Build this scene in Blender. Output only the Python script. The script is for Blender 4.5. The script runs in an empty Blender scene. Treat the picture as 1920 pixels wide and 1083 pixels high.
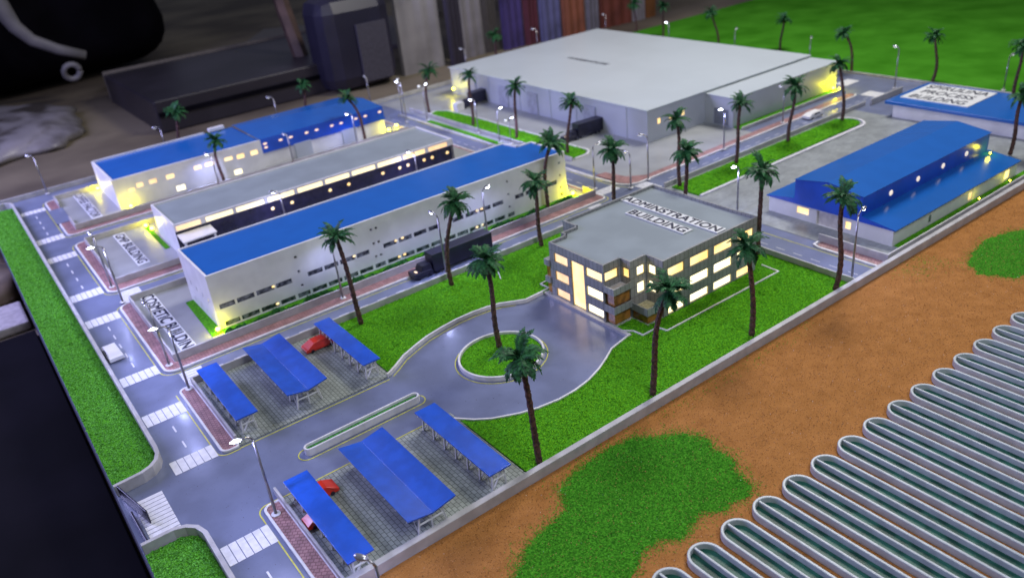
import bpy, bmesh, math, random
import numpy as np
from mathutils import Vector, Matrix
random.seed(7); rng = np.random.default_rng(7)
S = bpy.context.scene
COL = S.collection
R = math.radians

# ------------------------------------------------------------------ camera
cam_d = bpy.data.cameras.new('camera'); cam = bpy.data.objects.new('camera', cam_d); COL.objects.link(cam)
Wm = ((0.79565968, -0.59737493, -0.10034375), (-0.35065066, -0.31914823, -0.88044791), (0.49393298, 0.7357225, -0.46340329))
right, down, fwd = [Vector(r) for r in Wm]
cam.matrix_world = Matrix(((right.x, -down.x, -fwd.x, 0), (right.y, -down.y, -fwd.y, 0), (right.z, -down.z, -fwd.z, 10), (0, 0, 0, 1)))
cam_d.sensor_fit = 'HORIZONTAL'; cam_d.sensor_width = 36; cam_d.lens = 36 * 1518.5 / 1920
cam_d.clip_start = .1; cam_d.clip_end = 600
cam_d.dof.use_dof = True; cam_d.dof.focus_distance = 15.5; cam_d.dof.aperture_fstop = .34
S.camera = cam

# ------------------------------------------------------------------ world, room light and added fills, exposure
w = bpy.data.worlds.new('World'); S.world = w; w.use_nodes = True
bg = w.node_tree.nodes['Background']; bg.inputs[0].default_value = (.30, .33, .45, 1); bg.inputs[1].default_value = .26
def area(name, loc, target, size, power, col):
    l = bpy.data.lights.new(name, 'AREA'); l.shape = 'DISK'; l.size = size; l.energy = power; l.color = col
    o = bpy.data.objects.new(name, l); COL.objects.link(o); o.location = loc
    o.rotation_euler = (Vector(target) - Vector(loc)).to_track_quat('-Z', 'Y').to_euler(); return o
area('ceiling_lamp', (34, 22, 30), (13, 16, 0), 11, 10500, (1, .97, .93))
area('violet_fill', (-12, 38, 15), (10, 24, 0), 16, 11500, (.50, .50, 1))  # added violet fill from the left, no actual tube up there
area('front_fill', (8, -6, 26), (13, 12, 0), 12, 4300, (.86, .90, 1))  # added soft fill from the camera side, brightens the near-facing walls
S.view_settings.view_transform = 'Standard'; S.view_settings.look = 'None'
S.view_settings.exposure = 0; S.view_settings.gamma = 1; S.view_settings.use_curve_mapping = False
S.render.engine = 'CYCLES'; S.cycles.use_denoising = True
S.cycles.max_bounces = 6; S.cycles.sample_clamp_indirect = 4; S.cycles.sample_clamp_direct = 0
S.cycles.caustics_reflective = False; S.cycles.caustics_refractive = False

# ------------------------------------------------------------------ materials
MATS = {}
def mat(name, col, rough=.6, var=.12, scale=6, bump=0., bscale=60, metal=0., spec=.5, col2=None, coat=0., mixpos=(.4, .6), detail=4):
    m = bpy.data.materials.new(name); m.use_nodes = True; nt = m.node_tree; N = nt.nodes; L = nt.links
    p = N['Principled BSDF']; p.inputs['Roughness'].default_value = rough; p.inputs['Metallic'].default_value = metal
    p.inputs['Specular IOR Level'].default_value = spec; p.inputs['Coat Weight'].default_value = coat; p.inputs['Coat Roughness'].default_value = .15
    tc = N.new('ShaderNodeTexCoord'); nz = N.new('ShaderNodeTexNoise'); nz.inputs['Scale'].default_value = scale; nz.inputs['Detail'].default_value = detail
    L.new(tc.outputs['Object'], nz.inputs['Vector'])
    cr = N.new('ShaderNodeValToRGB'); cr.color_ramp.elements[0].position, cr.color_ramp.elements[1].position = mixpos
    c = np.array(col); a = c * (1 - var); b = np.array(col2) if col2 else np.minimum(c * (1 + var), 1)
    cr.color_ramp.elements[0].color = (*a, 1); cr.color_ramp.elements[1].color = (*b, 1)
    L.new(nz.outputs['Fac'], cr.inputs['Fac']); L.new(cr.outputs['Color'], p.inputs['Base Color'])
    if bump:
        n2 = N.new('ShaderNodeTexNoise'); n2.inputs['Scale'].default_value = bscale; n2.inputs['Detail'].default_value = 3
        L.new(tc.outputs['Object'], n2.inputs['Vector'])
        bp = N.new('ShaderNodeBump'); bp.inputs['Strength'].default_value = bump; bp.inputs['Distance'].default_value = .02
        L.new(n2.outputs['Fac'], bp.inputs['Height']); L.new(bp.outputs['Normal'], p.inputs['Normal'])
    MATS[name] = m; return m
def specks(m, scale, lo, hi, col):
    """small specks (dust, grit) scattered over a surface"""
    nt = m.node_tree; N = nt.nodes; L = nt.links; p = N['Principled BSDF']
    src = p.inputs['Base Color'].links[0].from_socket
    tc = N.new('ShaderNodeTexCoord'); n = N.new('ShaderNodeTexNoise'); n.inputs['Scale'].default_value = scale; n.inputs['Detail'].default_value = 1
    L.new(tc.outputs['Object'], n.inputs['Vector'])
    r = N.new('ShaderNodeMapRange'); r.inputs[1].default_value = lo; r.inputs[2].default_value = hi; L.new(n.outputs['Fac'], r.inputs[0])
    mx = N.new('ShaderNodeMix'); mx.data_type = 'RGBA'; L.new(r.outputs[0], mx.inputs[0]); L.new(src, mx.inputs[6]); mx.inputs[7].default_value = (*col, 1)
    L.new(mx.outputs[2], p.inputs['Base Color'])
def bricks(m, sx, sy, mortar, vert=False, msize=.03, bw=.5, rh=.25, off=.5, rot=0, bump=.3):
    """brick joints over the base colour; vert maps X+Y, Z so it works on any upright wall"""
    nt = m.node_tree; N = nt.nodes; L = nt.links; p = N['Principled BSDF']
    src = p.inputs['Base Color'].links[0].from_socket
    tc = N.new('ShaderNodeTexCoord'); sp = N.new('ShaderNodeSeparateXYZ'); L.new(tc.outputs['Object'], sp.inputs[0])
    cb = N.new('ShaderNodeCombineXYZ')
    if vert:
        ad = N.new('ShaderNodeMath'); ad.operation = 'ADD'; L.new(sp.outputs[0], ad.inputs[0]); L.new(sp.outputs[1], ad.inputs[1])
        L.new(ad.outputs[0], cb.inputs[0]); L.new(sp.outputs[2], cb.inputs[1])
    else:
        L.new(sp.outputs[0], cb.inputs[0]); L.new(sp.outputs[1], cb.inputs[1])
    mp = N.new('ShaderNodeMapping'); mp.inputs['Scale'].default_value = (sx, sy, 1); mp.inputs['Rotation'].default_value = (0, 0, rot); L.new(cb.outputs[0], mp.inputs[0])
    br = N.new('ShaderNodeTexBrick'); br.offset = off; L.new(mp.outputs[0], br.inputs['Vector'])
    br.inputs['Scale'].default_value = 1; br.inputs['Mortar Size'].default_value = msize; br.inputs['Brick Width'].default_value = bw; br.inputs['Row Height'].default_value = rh
    br.inputs['Color1'].default_value = (1, 1, 1, 1); br.inputs['Color2'].default_value = (.8, .8, .8, 1); br.inputs['Mortar'].default_value = (*mortar, 1)
    mx = N.new('ShaderNodeMix'); mx.data_type = 'RGBA'; mx.blend_type = 'MULTIPLY'; mx.inputs[0].default_value = 1
    L.new(src, mx.inputs[6]); L.new(br.outputs['Color'], mx.inputs[7]); L.new(mx.outputs[2], p.inputs['Base Color'])
    bp = N.new('ShaderNodeBump'); bp.inputs['Strength'].default_value = bump; bp.inputs['Distance'].default_value = .01; bp.invert = True
    L.new(br.outputs['Fac'], bp.inputs['Height']); L.new(bp.outputs['Normal'], p.inputs['Normal'])
def emis(name, col, strength, col2=None, scale=3, base=(.8, .7, .5)):
    m = mat(name, base, .4); nt = m.node_tree; N = nt.nodes; L = nt.links; p = N['Principled BSDF']
    p.inputs['Emission Strength'].default_value = strength
    if col2:
        tc = N.new('ShaderNodeTexCoord'); n = N.new('ShaderNodeTexNoise'); n.inputs['Scale'].default_value = scale; n.inputs['Detail'].default_value = 0
        L.new(tc.outputs['Object'], n.inputs['Vector']); cr = N.new('ShaderNodeValToRGB'); cr.color_ramp.elements[0].position = .35; cr.color_ramp.elements[1].position = .65
        cr.color_ramp.elements[0].color = (*col, 1); cr.color_ramp.elements[1].color = (*col2, 1)
        L.new(n.outputs['Fac'], cr.inputs['Fac']); L.new(cr.outputs['Color'], p.inputs['Emission Color'])
    else: p.inputs['Emission Color'].default_value = (*col, 1)
    return m

ROAD = mat('road_grey', (.155, .178, .275), .28, .10, 1.2, .08, 120, spec=.55, coat=.25); specks(ROAD, 26, .73, .78, (.03, .03, .035))
WHITE = mat('white_card', (.74, .73, .72), .38, .05, 2, .03, 40)
WALLW = mat('boundary_card', (.42, .41, .41), .5, .10, 3, .05, 50)
KERB = mat('kerb_white', (.66, .65, .66), .42, .08, 5, .05, 60)
BLUE = mat('blue_acrylic', (.008, .115, .44), .20, .03, 1.5, .01, 30, coat=.4)
BLUEF = mat('blue_flat_card', (.010, .075, .50), .30, .10, 1.5, .01, 30, coat=.3)
CARP = mat('carport_blue', (.012, .085, .50), .20, .12, 3, .35, 150, coat=.5)
ROOFG = mat('roof_grey', (.27, .31, .325), .28, .06, 1, .02, 30, coat=.2)
WROOF = mat('warehouse_roof_white', (.50, .55, .57), .35, .02, .5, .01, 20, coat=.2)
WAREH = mat('warehouse_white', (.44, .47, .52), .42, .04, .8, .01, 20, coat=.15)
PAVE = mat('pale_paving', (.27, .29, .29), .42, .12, 1.5, .05, 80); bricks(PAVE, 3.2, 3.2, (.80, .80, .80), msize=.012, bump=.15)
COB = mat('cobble_paving', (.30, .33, .30), .5, .12, 2, .05, 80); bricks(COB, 5.0, 5.0, (.22, .23, .23), msize=.03, bw=.62, rh=.42, rot=R(90), bump=.5)
FORE = mat('forecourt_grey', (.30, .31, .31), .36, .08, 1, .04, 60, coat=.1)
BRICK = mat('red_paving', (.40, .22, .21), .5, .18, 4, .1, 60); bricks(BRICK, 6.5, 6.5, (.50, .42, .42), msize=.06, bw=.6, rh=.5, rot=R(35), bump=.6)
PAINT = mat('white_road_paint', (.70, .70, .74), .4, .06, 8)
YEL = mat('yellow_line', (.62, .60, .06), .5, .15, 8)
GRASS = mat('turf_base', (.05, .24, .008), .9, .35, 22, .9, 40, spec=.1, col2=(.10, .40, .015), mixpos=(.35, .65))
FLOCK = mat('turf_flock', (.045, .28, .006), .85, .42, 38, 0, spec=.1, col2=(.20, .60, .014), mixpos=(.38, .62), detail=6)
FLOCK2 = mat('turf_flock_bluish', (.055, .28, .025), .85, .42, 38, 0, spec=.1, col2=(.18, .56, .08), mixpos=(.38, .62), detail=6)
FIELD = mat('far_turf', (.035, .18, .006), .95, .14, .5, .4, 9, spec=.05, col2=(.06, .25, .015), mixpos=(.3, .7))
FLOCK3 = mat('soil_turf_flock', (.035, .21, .010), .85, .3, 30, 0, spec=.1, col2=(.085, .37, .02), mixpos=(.38, .62), detail=6)
SOIL = mat('brown_soil', (.34, .142, .036), .9, .14, 3, .8, 34, spec=.1, col2=(.43, .19, .055), mixpos=(.2, .8), detail=12); specks(SOIL, 30, .64, .70, (.13, .05, .015))
GRAIN = mat('soil_grain', (.44, .18, .05), .85, .6, 60, 0, col2=(.70, .36, .14), detail=5)
GLIT = mat('glitter', (.9, .9, .95), .15, .05, 5)
HEDGE = mat('hedge_green', (.02, .14, .03), .8, .4, 30, col2=(.05, .30, .05))
CLAD = mat('grey_cladding', (.30, .305, .30), .5, .06, 2, 0); bricks(CLAD, 1, 1, (.30, .30, .30), True, msize=.006, bw=.14, rh=.26, off=0)
BAND = mat('grey_band', (.31, .32, .31), .5, .06, 2, 0); bricks(BAND, 1, 1, (.30, .30, .30), True, msize=.006, bw=.14, rh=.60, off=0)
TERR = mat('terrace_floor', (.42, .38, .22), .6, .2, 6); specks(TERR, 40, .62, .66, (.16, .09, .02))
BROWNG = mat('brown_glass', (.30, .13, .03), .12, .35, 5, coat=.5)
DARKG = mat('dark_glass', (.02, .018, .05), .12, .3, 2, coat=.5)
WINDG = mat('window_glass', (.035, .04, .055), .15, .4, 7, coat=.5, col2=(.20, .21, .24), mixpos=(.42, .66), detail=1)
HOLE = mat('dark_opening', (.02, .02, .03), .6)
SIGNP = mat('sign_plate', (.68, .69, .68), .45, .04, 4)
INK = mat('sign_letters', (.022, .024, .05), .4, .1)
FRONDA = mat('palm_frond', (.010, .065, .024), .55, .4, 14, 0, spec=.25, col2=(.035, .16, .05), mixpos=(.35, .65))
TRUNK = mat('palm_trunk', (.045, .018, .020), .6, .4, 16, .8, 30, col2=(.12, .05, .04))
METAL = mat('lamp_metal', (.34, .33, .35), .28, .15, 8, metal=.85)
CHROME = mat('lamp_head_metal', (.42, .42, .46), .25, .1, 8, metal=.7)
TRUSS = mat('white_truss', (.64, .64, .62), .5, .08, 8)
RED = mat('red_card', (.62, .028, .012), .3, .12, 4, coat=.3)
BLACK = mat('black_card', (.009, .009, .026), .4, .3, 4, coat=.2)
BASE = mat('board_side', (.035, .035, .075), .55, .3, 2)
POND = mat('pond_green', (.010, .075, .052), .42, .4, 3, .12, 30, spec=.25, col2=(.022, .11, .08))
PRIM = mat('pond_rim', (.44, .48, .49), .42, .08, 4, .06, 50)
EW_Y = emis('window_glow_yellow', (1, .62, .16), 1.35, (1, .74, .34), 2.2)
EW_W = emis('window_glow_white', (1, .84, .42), 1.9, (1, .90, .62), 2.2)
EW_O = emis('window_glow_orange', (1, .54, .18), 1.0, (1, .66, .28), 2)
EW_P = emis('window_glow_peach', (1, .60, .38), .95)
EW_S = emis('window_glow_strip', (1, .84, .46), 1.45, (1, .78, .36), 1.2)
ROUNDW = emis('round_window_glow', (1, .86, .72), .75)
E_YL = emis('yellow_led', (1, .92, .05), 14)
E_LED = emis('white_led', (.80, .86, 1), 26, base=(.9, .9, .95))
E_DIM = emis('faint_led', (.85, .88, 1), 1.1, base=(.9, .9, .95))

# ------------------------------------------------------------------ mesh helpers
class MB:
    def __init__(s): s.v = []; s.f = []
    def add(s, vs, fs):
        b = len(s.v); s.v += [tuple(x) for x in vs]; s.f += [tuple(i + b for i in f) for f in fs]; return s
    def box(s, x0, y0, z0, x1, y1, z1):
        if x0 > x1: x0, x1 = x1, x0
        if y0 > y1: y0, y1 = y1, y0
        return s.add([(x0, y0, z0), (x1, y0, z0), (x1, y1, z0), (x0, y1, z0), (x0, y0, z1), (x1, y0, z1), (x1, y1, z1), (x0, y1, z1)],
                     [(3, 2, 1, 0), (4, 5, 6, 7), (0, 1, 5, 4), (1, 2, 6, 5), (2, 3, 7, 6), (3, 0, 4, 7)])
    def prism(s, pts, z0, z1):
        n = len(pts); a = sum(pts[i][0] * pts[(i + 1) % n][1] - pts[(i + 1) % n][0] * pts[i][1] for i in range(n))
        if a < 0: pts = pts[::-1]
        return s.add([(x, y, z0) for x, y in pts] + [(x, y, z1) for x, y in pts],
                     [tuple(range(n - 1, -1, -1)), tuple(range(n, 2 * n))] + [(i, (i + 1) % n, n + (i + 1) % n, n + i) for i in range(n)])
    def sheet(s, pts, z):
        n = len(pts); a = sum(pts[i][0] * pts[(i + 1) % n][1] - pts[(i + 1) % n][0] * pts[i][1] for i in range(n))
        if a < 0: pts = pts[::-1]
        return s.add([(x, y, z) for x, y in pts], [tuple(range(n))])
    def quad(s, *p): return s.add(p, [tuple(range(len(p)))])
    def strip(s, path, wd, z0, z1, closed=False):
        """upright ribbon of width wd centred on path"""
        P = [Vector((a, b)) for a, b in path]; n = len(P); out = []
        for i in range(n):
            a = P[i - 1] if (i > 0 or closed) else None; c = P[(i + 1) % n] if (i < n - 1 or closed) else None; q = P[i]
            d1 = (q - a).normalized() if a is not None else (c - q).normalized(); d2 = (c - q).normalized() if c is not None else d1
            m = d1 + d2; m = m.normalized() if m.length > 1e-6 else d1
            k = 1 / max(.5, math.sqrt(max(0, (1 + d1.dot(d2)) / 2))); nn = Vector((-m.y, m.x)) * (wd / 2 * k); out.append((q + nn, q - nn))
        vs = []
        for l, r in out: vs += [(l.x, l.y, z0), (l.x, l.y, z1), (r.x, r.y, z1), (r.x, r.y, z0)]
        fs = []; m = n if closed else n - 1
        for i in range(m):
            a = 4 * i; b = 4 * ((i + 1) % n)
            for k in range(4): fs.append((a + k, b + k, b + (k + 1) % 4, a + (k + 1) % 4))
        if not closed: fs += [(0, 1, 2, 3), (4 * n - 1, 4 * n - 2, 4 * n - 3, 4 * n - 4)]
        return s.add(vs, fs)
    def tube(s, pts, rad, n=8, cap=True):
        pts = [Vector(p) for p in pts]; m = len(pts)
        if not hasattr(rad, '__len__'): rad = [rad] * m
        vs = []; up = Vector((.3, .2, 1)).normalized()
        for i, p in enumerate(pts):
            d = (pts[min(i + 1, m - 1)] - pts[max(i - 1, 0)]).normalized()
            a = d.cross(up); a = a.normalized() if a.length > .05 else d.cross(Vector((1, 0, 0))).normalized(); b = d.cross(a)
            for k in range(n):
                t = 2 * math.pi * k / n; vs.append(p + (a * math.cos(t) + b * math.sin(t)) * rad[i])
        fs = [(i * n + k, i * n + (k + 1) % n, (i + 1) * n + (k + 1) % n, (i + 1) * n + k) for i in range(m - 1) for k in range(n)]
        if cap: fs += [tuple(range(n - 1, -1, -1)), tuple(range((m - 1) * n, m * n))]
        return s.add(vs, fs)
    def ell(s, c, r, M=None, nu=12, nv=7, v0=-90, v1=90):
        vs = []; fs = []
        for j in range(nv + 1):
            ph = R(v0 + (v1 - v0) * j / nv)
            for i in range(nu):
                t = 2 * math.pi * i / nu; p = Vector((r[0] * math.cos(ph) * math.cos(t), r[1] * math.cos(ph) * math.sin(t), r[2] * math.sin(ph)))
                if M: p = M @ p
                vs.append(p + Vector(c))
        for j in range(nv):
            for i in range(nu): fs.append((j * nu + i, j * nu + (i + 1) % nu, (j + 1) * nu + (i + 1) % nu, (j + 1) * nu + i))
        return s.add(vs, fs)
    def wall(s, p0, p1, z0, z1, holes=(), th=.05):
        """upright wall from p0 to p1 (outside on the right), real openings at holes = (u0,u1,za,zb)"""
        p0 = Vector(p0); p1 = Vector(p1); L = (p1 - p0).length; d = (p1 - p0) / L; inn = Vector((-d.y, d.x)) * th
        us = sorted({0, L, *[h[0] for h in holes], *[h[1] for h in holes]}); zs = sorted({z0, z1, *[h[2] for h in holes], *[h[3] for h in holes]})
        def P(u, z, i): q = p0 + d * u + (inn if i else Vector((0, 0))); return (q.x, q.y, z)
        for a, b in zip(us, us[1:]):
            for c, e in zip(zs, zs[1:]):
                mu = (a + b) / 2; mz = (c + e) / 2
                if any(h[0] < mu < h[1] and h[2] < mz < h[3] for h in holes): continue
                s.quad(P(a, c, 0), P(b, c, 0), P(b, e, 0), P(a, e, 0)); s.quad(P(b, c, 1), P(a, c, 1), P(a, e, 1), P(b, e, 1))
        for a, b, c, e in list(holes):
            s.quad(P(a, c, 0), P(a, c, 1), P(b, c, 1), P(b, c, 0)); s.quad(P(a, e, 1), P(a, e, 0), P(b, e, 0), P(b, e, 1))
            s.quad(P(a, c, 1), P(a, c, 0), P(a, e, 0), P(a, e, 1)); s.quad(P(b, c, 0), P(b, c, 1), P(b, e, 1), P(b, e, 0))
        s.quad(P(0, z1, 0), P(L, z1, 0), P(L - th, z1, 1), P(th, z1, 1))
        return s
    def build(s, name, m, parent=None, smooth=False, bevel=0, loc=None, **k):
        org = Vector((0, 0, 0))
        if parent is not None:
            q = parent
            while q is not None: org += q.location; q = q.parent
        if loc is not None: org = Vector(loc)
        me = bpy.data.meshes.new(name); me.from_pydata([tuple(Vector(v) - org) for v in s.v], [], s.f); me.update(); me.materials.append(m)
        if smooth: me.polygons.foreach_set('use_smooth', [True] * len(me.polygons))
        o = bpy.data.objects.new(name, me); COL.objects.link(o)
        if parent is not None: o.parent = parent
        elif loc is not None: o.location = org
        if bevel:
            b = o.modifiers.new('bevel', 'BEVEL'); b.width = bevel; b.segments = 2; b.limit_method = 'ANGLE'
        for kk, v in k.items(): o[kk] = v
        return o
def tag(o, label=None, cat=None, group=None, kind=None):
    if label: o['label'] = label
    if cat: o['category'] = cat
    if group: o['group'] = group
    if kind: o['kind'] = kind
    return o
def empty(name, loc, label, cat, group=None, rz=0):
    o = bpy.data.objects.new(name, None); o.empty_display_size = .1; COL.objects.link(o); o.location = loc; o.rotation_euler = (0, 0, rz); return tag(o, label, cat, group)
def copy_tree(o, parent=None):
    c = o.copy(); COL.objects.link(c)
    if parent is not None: c.parent = parent
    for ch in [x for x in list(bpy.data.objects) if x.parent == o]: copy_tree(ch, c)
    return c
def struct(name, mb, m, **k): o = mb.build(name, m, **k); o['kind'] = 'structure'; return o
def arc(cx, cy, r, a0, a1, n=8): return [(cx + r * math.cos(R(a0 + (a1 - a0) * i / n)), cy + r * math.sin(R(a0 + (a1 - a0) * i / n))) for i in range(n + 1)]
def rrect(x0, y0, x1, y1, r):
    r = r if hasattr(r, '__len__') else [r] * 4
    return arc(x0 + r[0], y0 + r[0], r[0], 180, 270, 6) + arc(x1 - r[1], y0 + r[1], r[1], 270, 360, 6) + arc(x1 - r[2], y1 - r[2], r[2], 0, 90, 6) + arc(x0 + r[3], y1 - r[3], r[3], 90, 180, 6)
def inpoly(X, Y, P):
    c = np.zeros(len(X), bool); j = len(P) - 1
    for i in range(len(P)):
        (xi, yi), (xj, yj) = P[i], P[j]
        if yi != yj: c ^= ((yi > Y) != (yj > Y)) & (X < (xj - xi) * (Y - yi) / (yj - yi) + xi)
        j = i
    return c
def flock(name, poly, dens, size, z, m, holes=(), tall=.6, jag=0):
    """loose turf fibres spread over an area, one mesh"""
    P = np.array(poly); x0, y0 = P.min(0) - jag; x1, y1 = P.max(0) + jag; n = int((x1 - x0) * (y1 - y0) * dens)
    X = rng.uniform(x0, x1, n); Y = rng.uniform(y0, y1, n)
    k = inpoly(X + rng.normal(0, jag, n) if jag else X, Y + rng.normal(0, jag, n) if jag else Y, poly)
    for h in holes: k &= ~inpoly(X, Y, h)
    X = X[k]; Y = Y[k]; n = len(X); a = rng.uniform(0, 6.283, n); s_ = size * rng.uniform(.5, 1.3, n); t = rng.uniform(.1, tall, n)
    ux, uy = np.cos(a) * s_, np.sin(a) * s_; vx, vy, vz = -np.sin(a) * s_ * .5, np.cos(a) * s_ * .5, s_ * t
    zz = z + rng.uniform(0, size * .5, n)
    V = np.empty((n, 3, 3)); V[:, 0] = np.stack([X - ux, Y - uy, zz], 1); V[:, 1] = np.stack([X + ux, Y + uy, zz + vz * .4], 1); V[:, 2] = np.stack([X + vx, Y + vy, zz + vz], 1)
    me = bpy.data.meshes.new(name); me.vertices.add(3 * n); me.vertices.foreach_set('co', V.reshape(-1)); me.loops.add(3 * n); me.loops.foreach_set('vertex_index', np.arange(3 * n, dtype=np.int32))
    me.polygons.add(n); me.polygons.foreach_set('loop_start', np.arange(0, 3 * n, 3, dtype=np.int32)); me.update(calc_edges=True); me.materials.append(m)
    o = bpy.data.objects.new(name, me); COL.objects.link(o); return o
def letters(txt, x, y, z, length, height, parent=None, name='lettering', bold=.02, spread=1.0, m=INK):
    """text laid flat: reads towards -Y, tops towards +X; (x,y) = centre"""
    cu = bpy.data.curves.new('txt', 'FONT'); cu.body = txt; cu.extrude = .0; cu.space_character = spread + bold * 2.5
    o = bpy.data.objects.new('txt', cu); COL.objects.link(o); bpy.context.view_layer.update()
    me = bpy.data.meshes.new_from_object(o.evaluated_get(bpy.context.evaluated_depsgraph_get())); bpy.data.objects.remove(o); bpy.data.curves.remove(cu)
    c = np.array([v.co for v in me.vertices]); a, b = c.min(0), c.max(0); fs = [tuple(p.vertices) for p in me.polygons]
    org = parent.location if parent is not None else Vector((0, 0, 0)); vs = []; ff = []
    for k, (du, dq) in enumerate(((-1, -1), (1, 1), (-1, 1), (1, -1), (0, 0))):      # thin stacked layers make the strokes bold
        n0 = len(vs)
        for p in c:
            u = (p[0] - a[0] + du * bold) / (b[0] - a[0]) - .5; q = (p[1] - a[1] + dq * bold) / (b[1] - a[1]) - .5
            vs.append((x + q * height - org.x, y - u * length - org.y, z + k * .0012 - org.z))
        ff += [tuple(i + n0 for i in f) for f in fs]
    bpy.data.meshes.remove(me); me = bpy.data.meshes.new(name); me.from_pydata(vs, [], ff); me.materials.append(m); me.update()
    t = bpy.data.objects.new(name, me); COL.objects.link(t); t.parent = parent; return t

# ------------------------------------------------------------------ the setting
struct('floor', MB().box(-120, -60, -1.7, 260, 300, -1.5), mat('room_floor', (.13, .10, .07), .75, .3, .10, .1, 3, col2=(.22, .18, .12)))
struct('model_board', MB().box(.22, -12, -.72, 90, 37.42, -.02), BASE)
struct('road', MB().sheet([(.24, 9.4), (34, 9.4), (34, 37.3), (.24, 37.3)], 0), ROAD)
struct('soil', MB().prism([(.23, -11.9), (88, -11.9), (88, 9.5), (.23, 9.5)], -.018, .002), SOIL)
struct('field', MB().prism([(34.0, 9.55), (88, 9.55), (88, 37.3), (34.0, 37.3)], -.018, .03), FIELD)
def compound(y0, y1, name):
    out = rrect(2.28, y0, 16.62, y1, [.28, .22, .22, .28]); inn = rrect(2.33, y0 + .05, 16.57, y1 - .05, [.24, .18, .18, .24])
    struct('kerb', MB().strip(rrect(2.305, y0 + .025, 16.595, y1 - .025, [.26, .2, .2, .26]), .06, 0, .06, True), KERB, bevel=.012)
    struct('pavement', MB().prism(inn, 0, .045), BRICK)
    struct('yellow_line', MB().strip(rrect(2.19, y0 - .08, 16.7, y1 + .06, [.34, .26, .26, .34]), .022, .003, .006, True), YEL)
compound(18.56, 23.42, 'a'); compound(24.50, 29.72, 'b'); compound(30.70, 35.62, 'c')
struct('driveway', MB().box(2.20, 32.35, .03, 2.72, 34.25, .064), ROAD)
struct('forecourt', MB().box(2.60, 18.98, .02, 16.45, 23.36, .052), FORE)
struct('forecourt', MB().box(2.60, 25.02, .02, 16.45, 29.45, .052), FORE)
struct('forecourt', MB().box(2.66, 31.12, .02, 16.45, 35.42, .052), FORE)
# car park pads, brick strips
for (a, b) in ((14.55, 17.62), (9.55, 12.38)):
    struct('car_park', MB().box(2.66, a, 0, 6.22 if a > 12 else 6.42, b, .028), COB)
    struct('kerb', MB().strip(rrect(2.30, a - .0, 2.62, b, [.14, .05, .05, .14]), .05, 0, .05, True), KERB, bevel=.01)
    struct('pavement', MB().prism(rrect(2.32, a + .02, 2.60, b - .02, [.12, .03, .03, .12]), 0, .036), BRICK)
struct('yellow_line', MB().strip([(2.62, 14.49), (6.12, 14.46)], .022, .003, .006).strip([(2.62, 12.44), (6.2, 12.44)], .022, .003, .006)
       .strip([(2.19, 17.5)] + arc(2.40, 14.68, .21, 180, 270, 5) + [(2.62, 14.47)], .022, .003, .006).strip([(2.62, 12.46)] + arc(2.40, 12.25, .21, 90, 180, 5) + [(2.19, 9.5)], .022, .003, .006), YEL)
# lawns beside the administration building
NC = [(6.22, 14.60), (6.48, 14.76), (6.80, 14.98), (7.22, 15.16), (7.65, 15.32), (8.15, 15.42), (8.60, 15.48), (9.10, 15.48), (9.50, 15.43), (9.85, 15.34), (10.15, 15.16), (10.45, 15.00), (11.14, 15.02)]
SC = [(6.42, 12.02), (6.62, 11.78), (6.90, 11.55), (7.42, 11.29), (7.80, 11.17), (8.30, 11.09), (8.75, 11.10), (9.20, 11.18), (9.65, 11.34), (10.05, 11.54), (10.40, 11.74), (11.14, 11.90)]
LAWN = [(6.24, 17.60), (16.55, 17.60), (16.55, 9.60), (6.44, 9.60)] + SC + NC[::-1]
ADM = [(11.15, 14.75), (11.15, 12.75), (11.70, 12.75), (11.70, 12.42), (12.22, 12.42), (12.22, 11.87), (15.60, 11.87), (15.60, 15.50), (12.25, 15.50), (12.25, 14.95), (11.72, 14.95), (11.72, 14.75)]
struct('lawn', MB().prism(LAWN, 0, .05), GRASS)
tag(flock('grass', LAWN, 1500, .028, .048, FLOCK, [ADM]), kind='stuff')
struct('kerb', MB().strip([(6.12, 14.56)] + NC[:-1] + [(11.03, 15.02)], .05, 0, .11).strip([(6.34, 12.12)] + SC, .045, 0, .085), KERB, bevel=.01)
struct('yellow_line', MB().strip([(x + .03, y - .09) for x, y in NC[:-2]], .02, .003, .006), YEL)
# western grass strips and their walls
WSTR = [(.26, 14.84), (.75, 14.90)] + arc(.86, 15.28, .34, 270, 360, 5) + [(1.20, 36.0), (.26, 36.0)]
struct('verge', MB().prism(WSTR, -.015, .05), GRASS); tag(flock('grass', WSTR, 1300, .032, .045, FLOCK2), kind='stuff')
WST2 = [(.26, 12.68), (.80, 12.68)] + arc(.80, 12.30, .38, 90, 0, 5) + [(1.20, 9.5), (.26, 9.5)]
struct('verge', MB().prism(WST2, -.015, .05), GRASS); tag(flock('grass', WST2, 2200, .030, .045, FLOCK2), kind='stuff')
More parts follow.
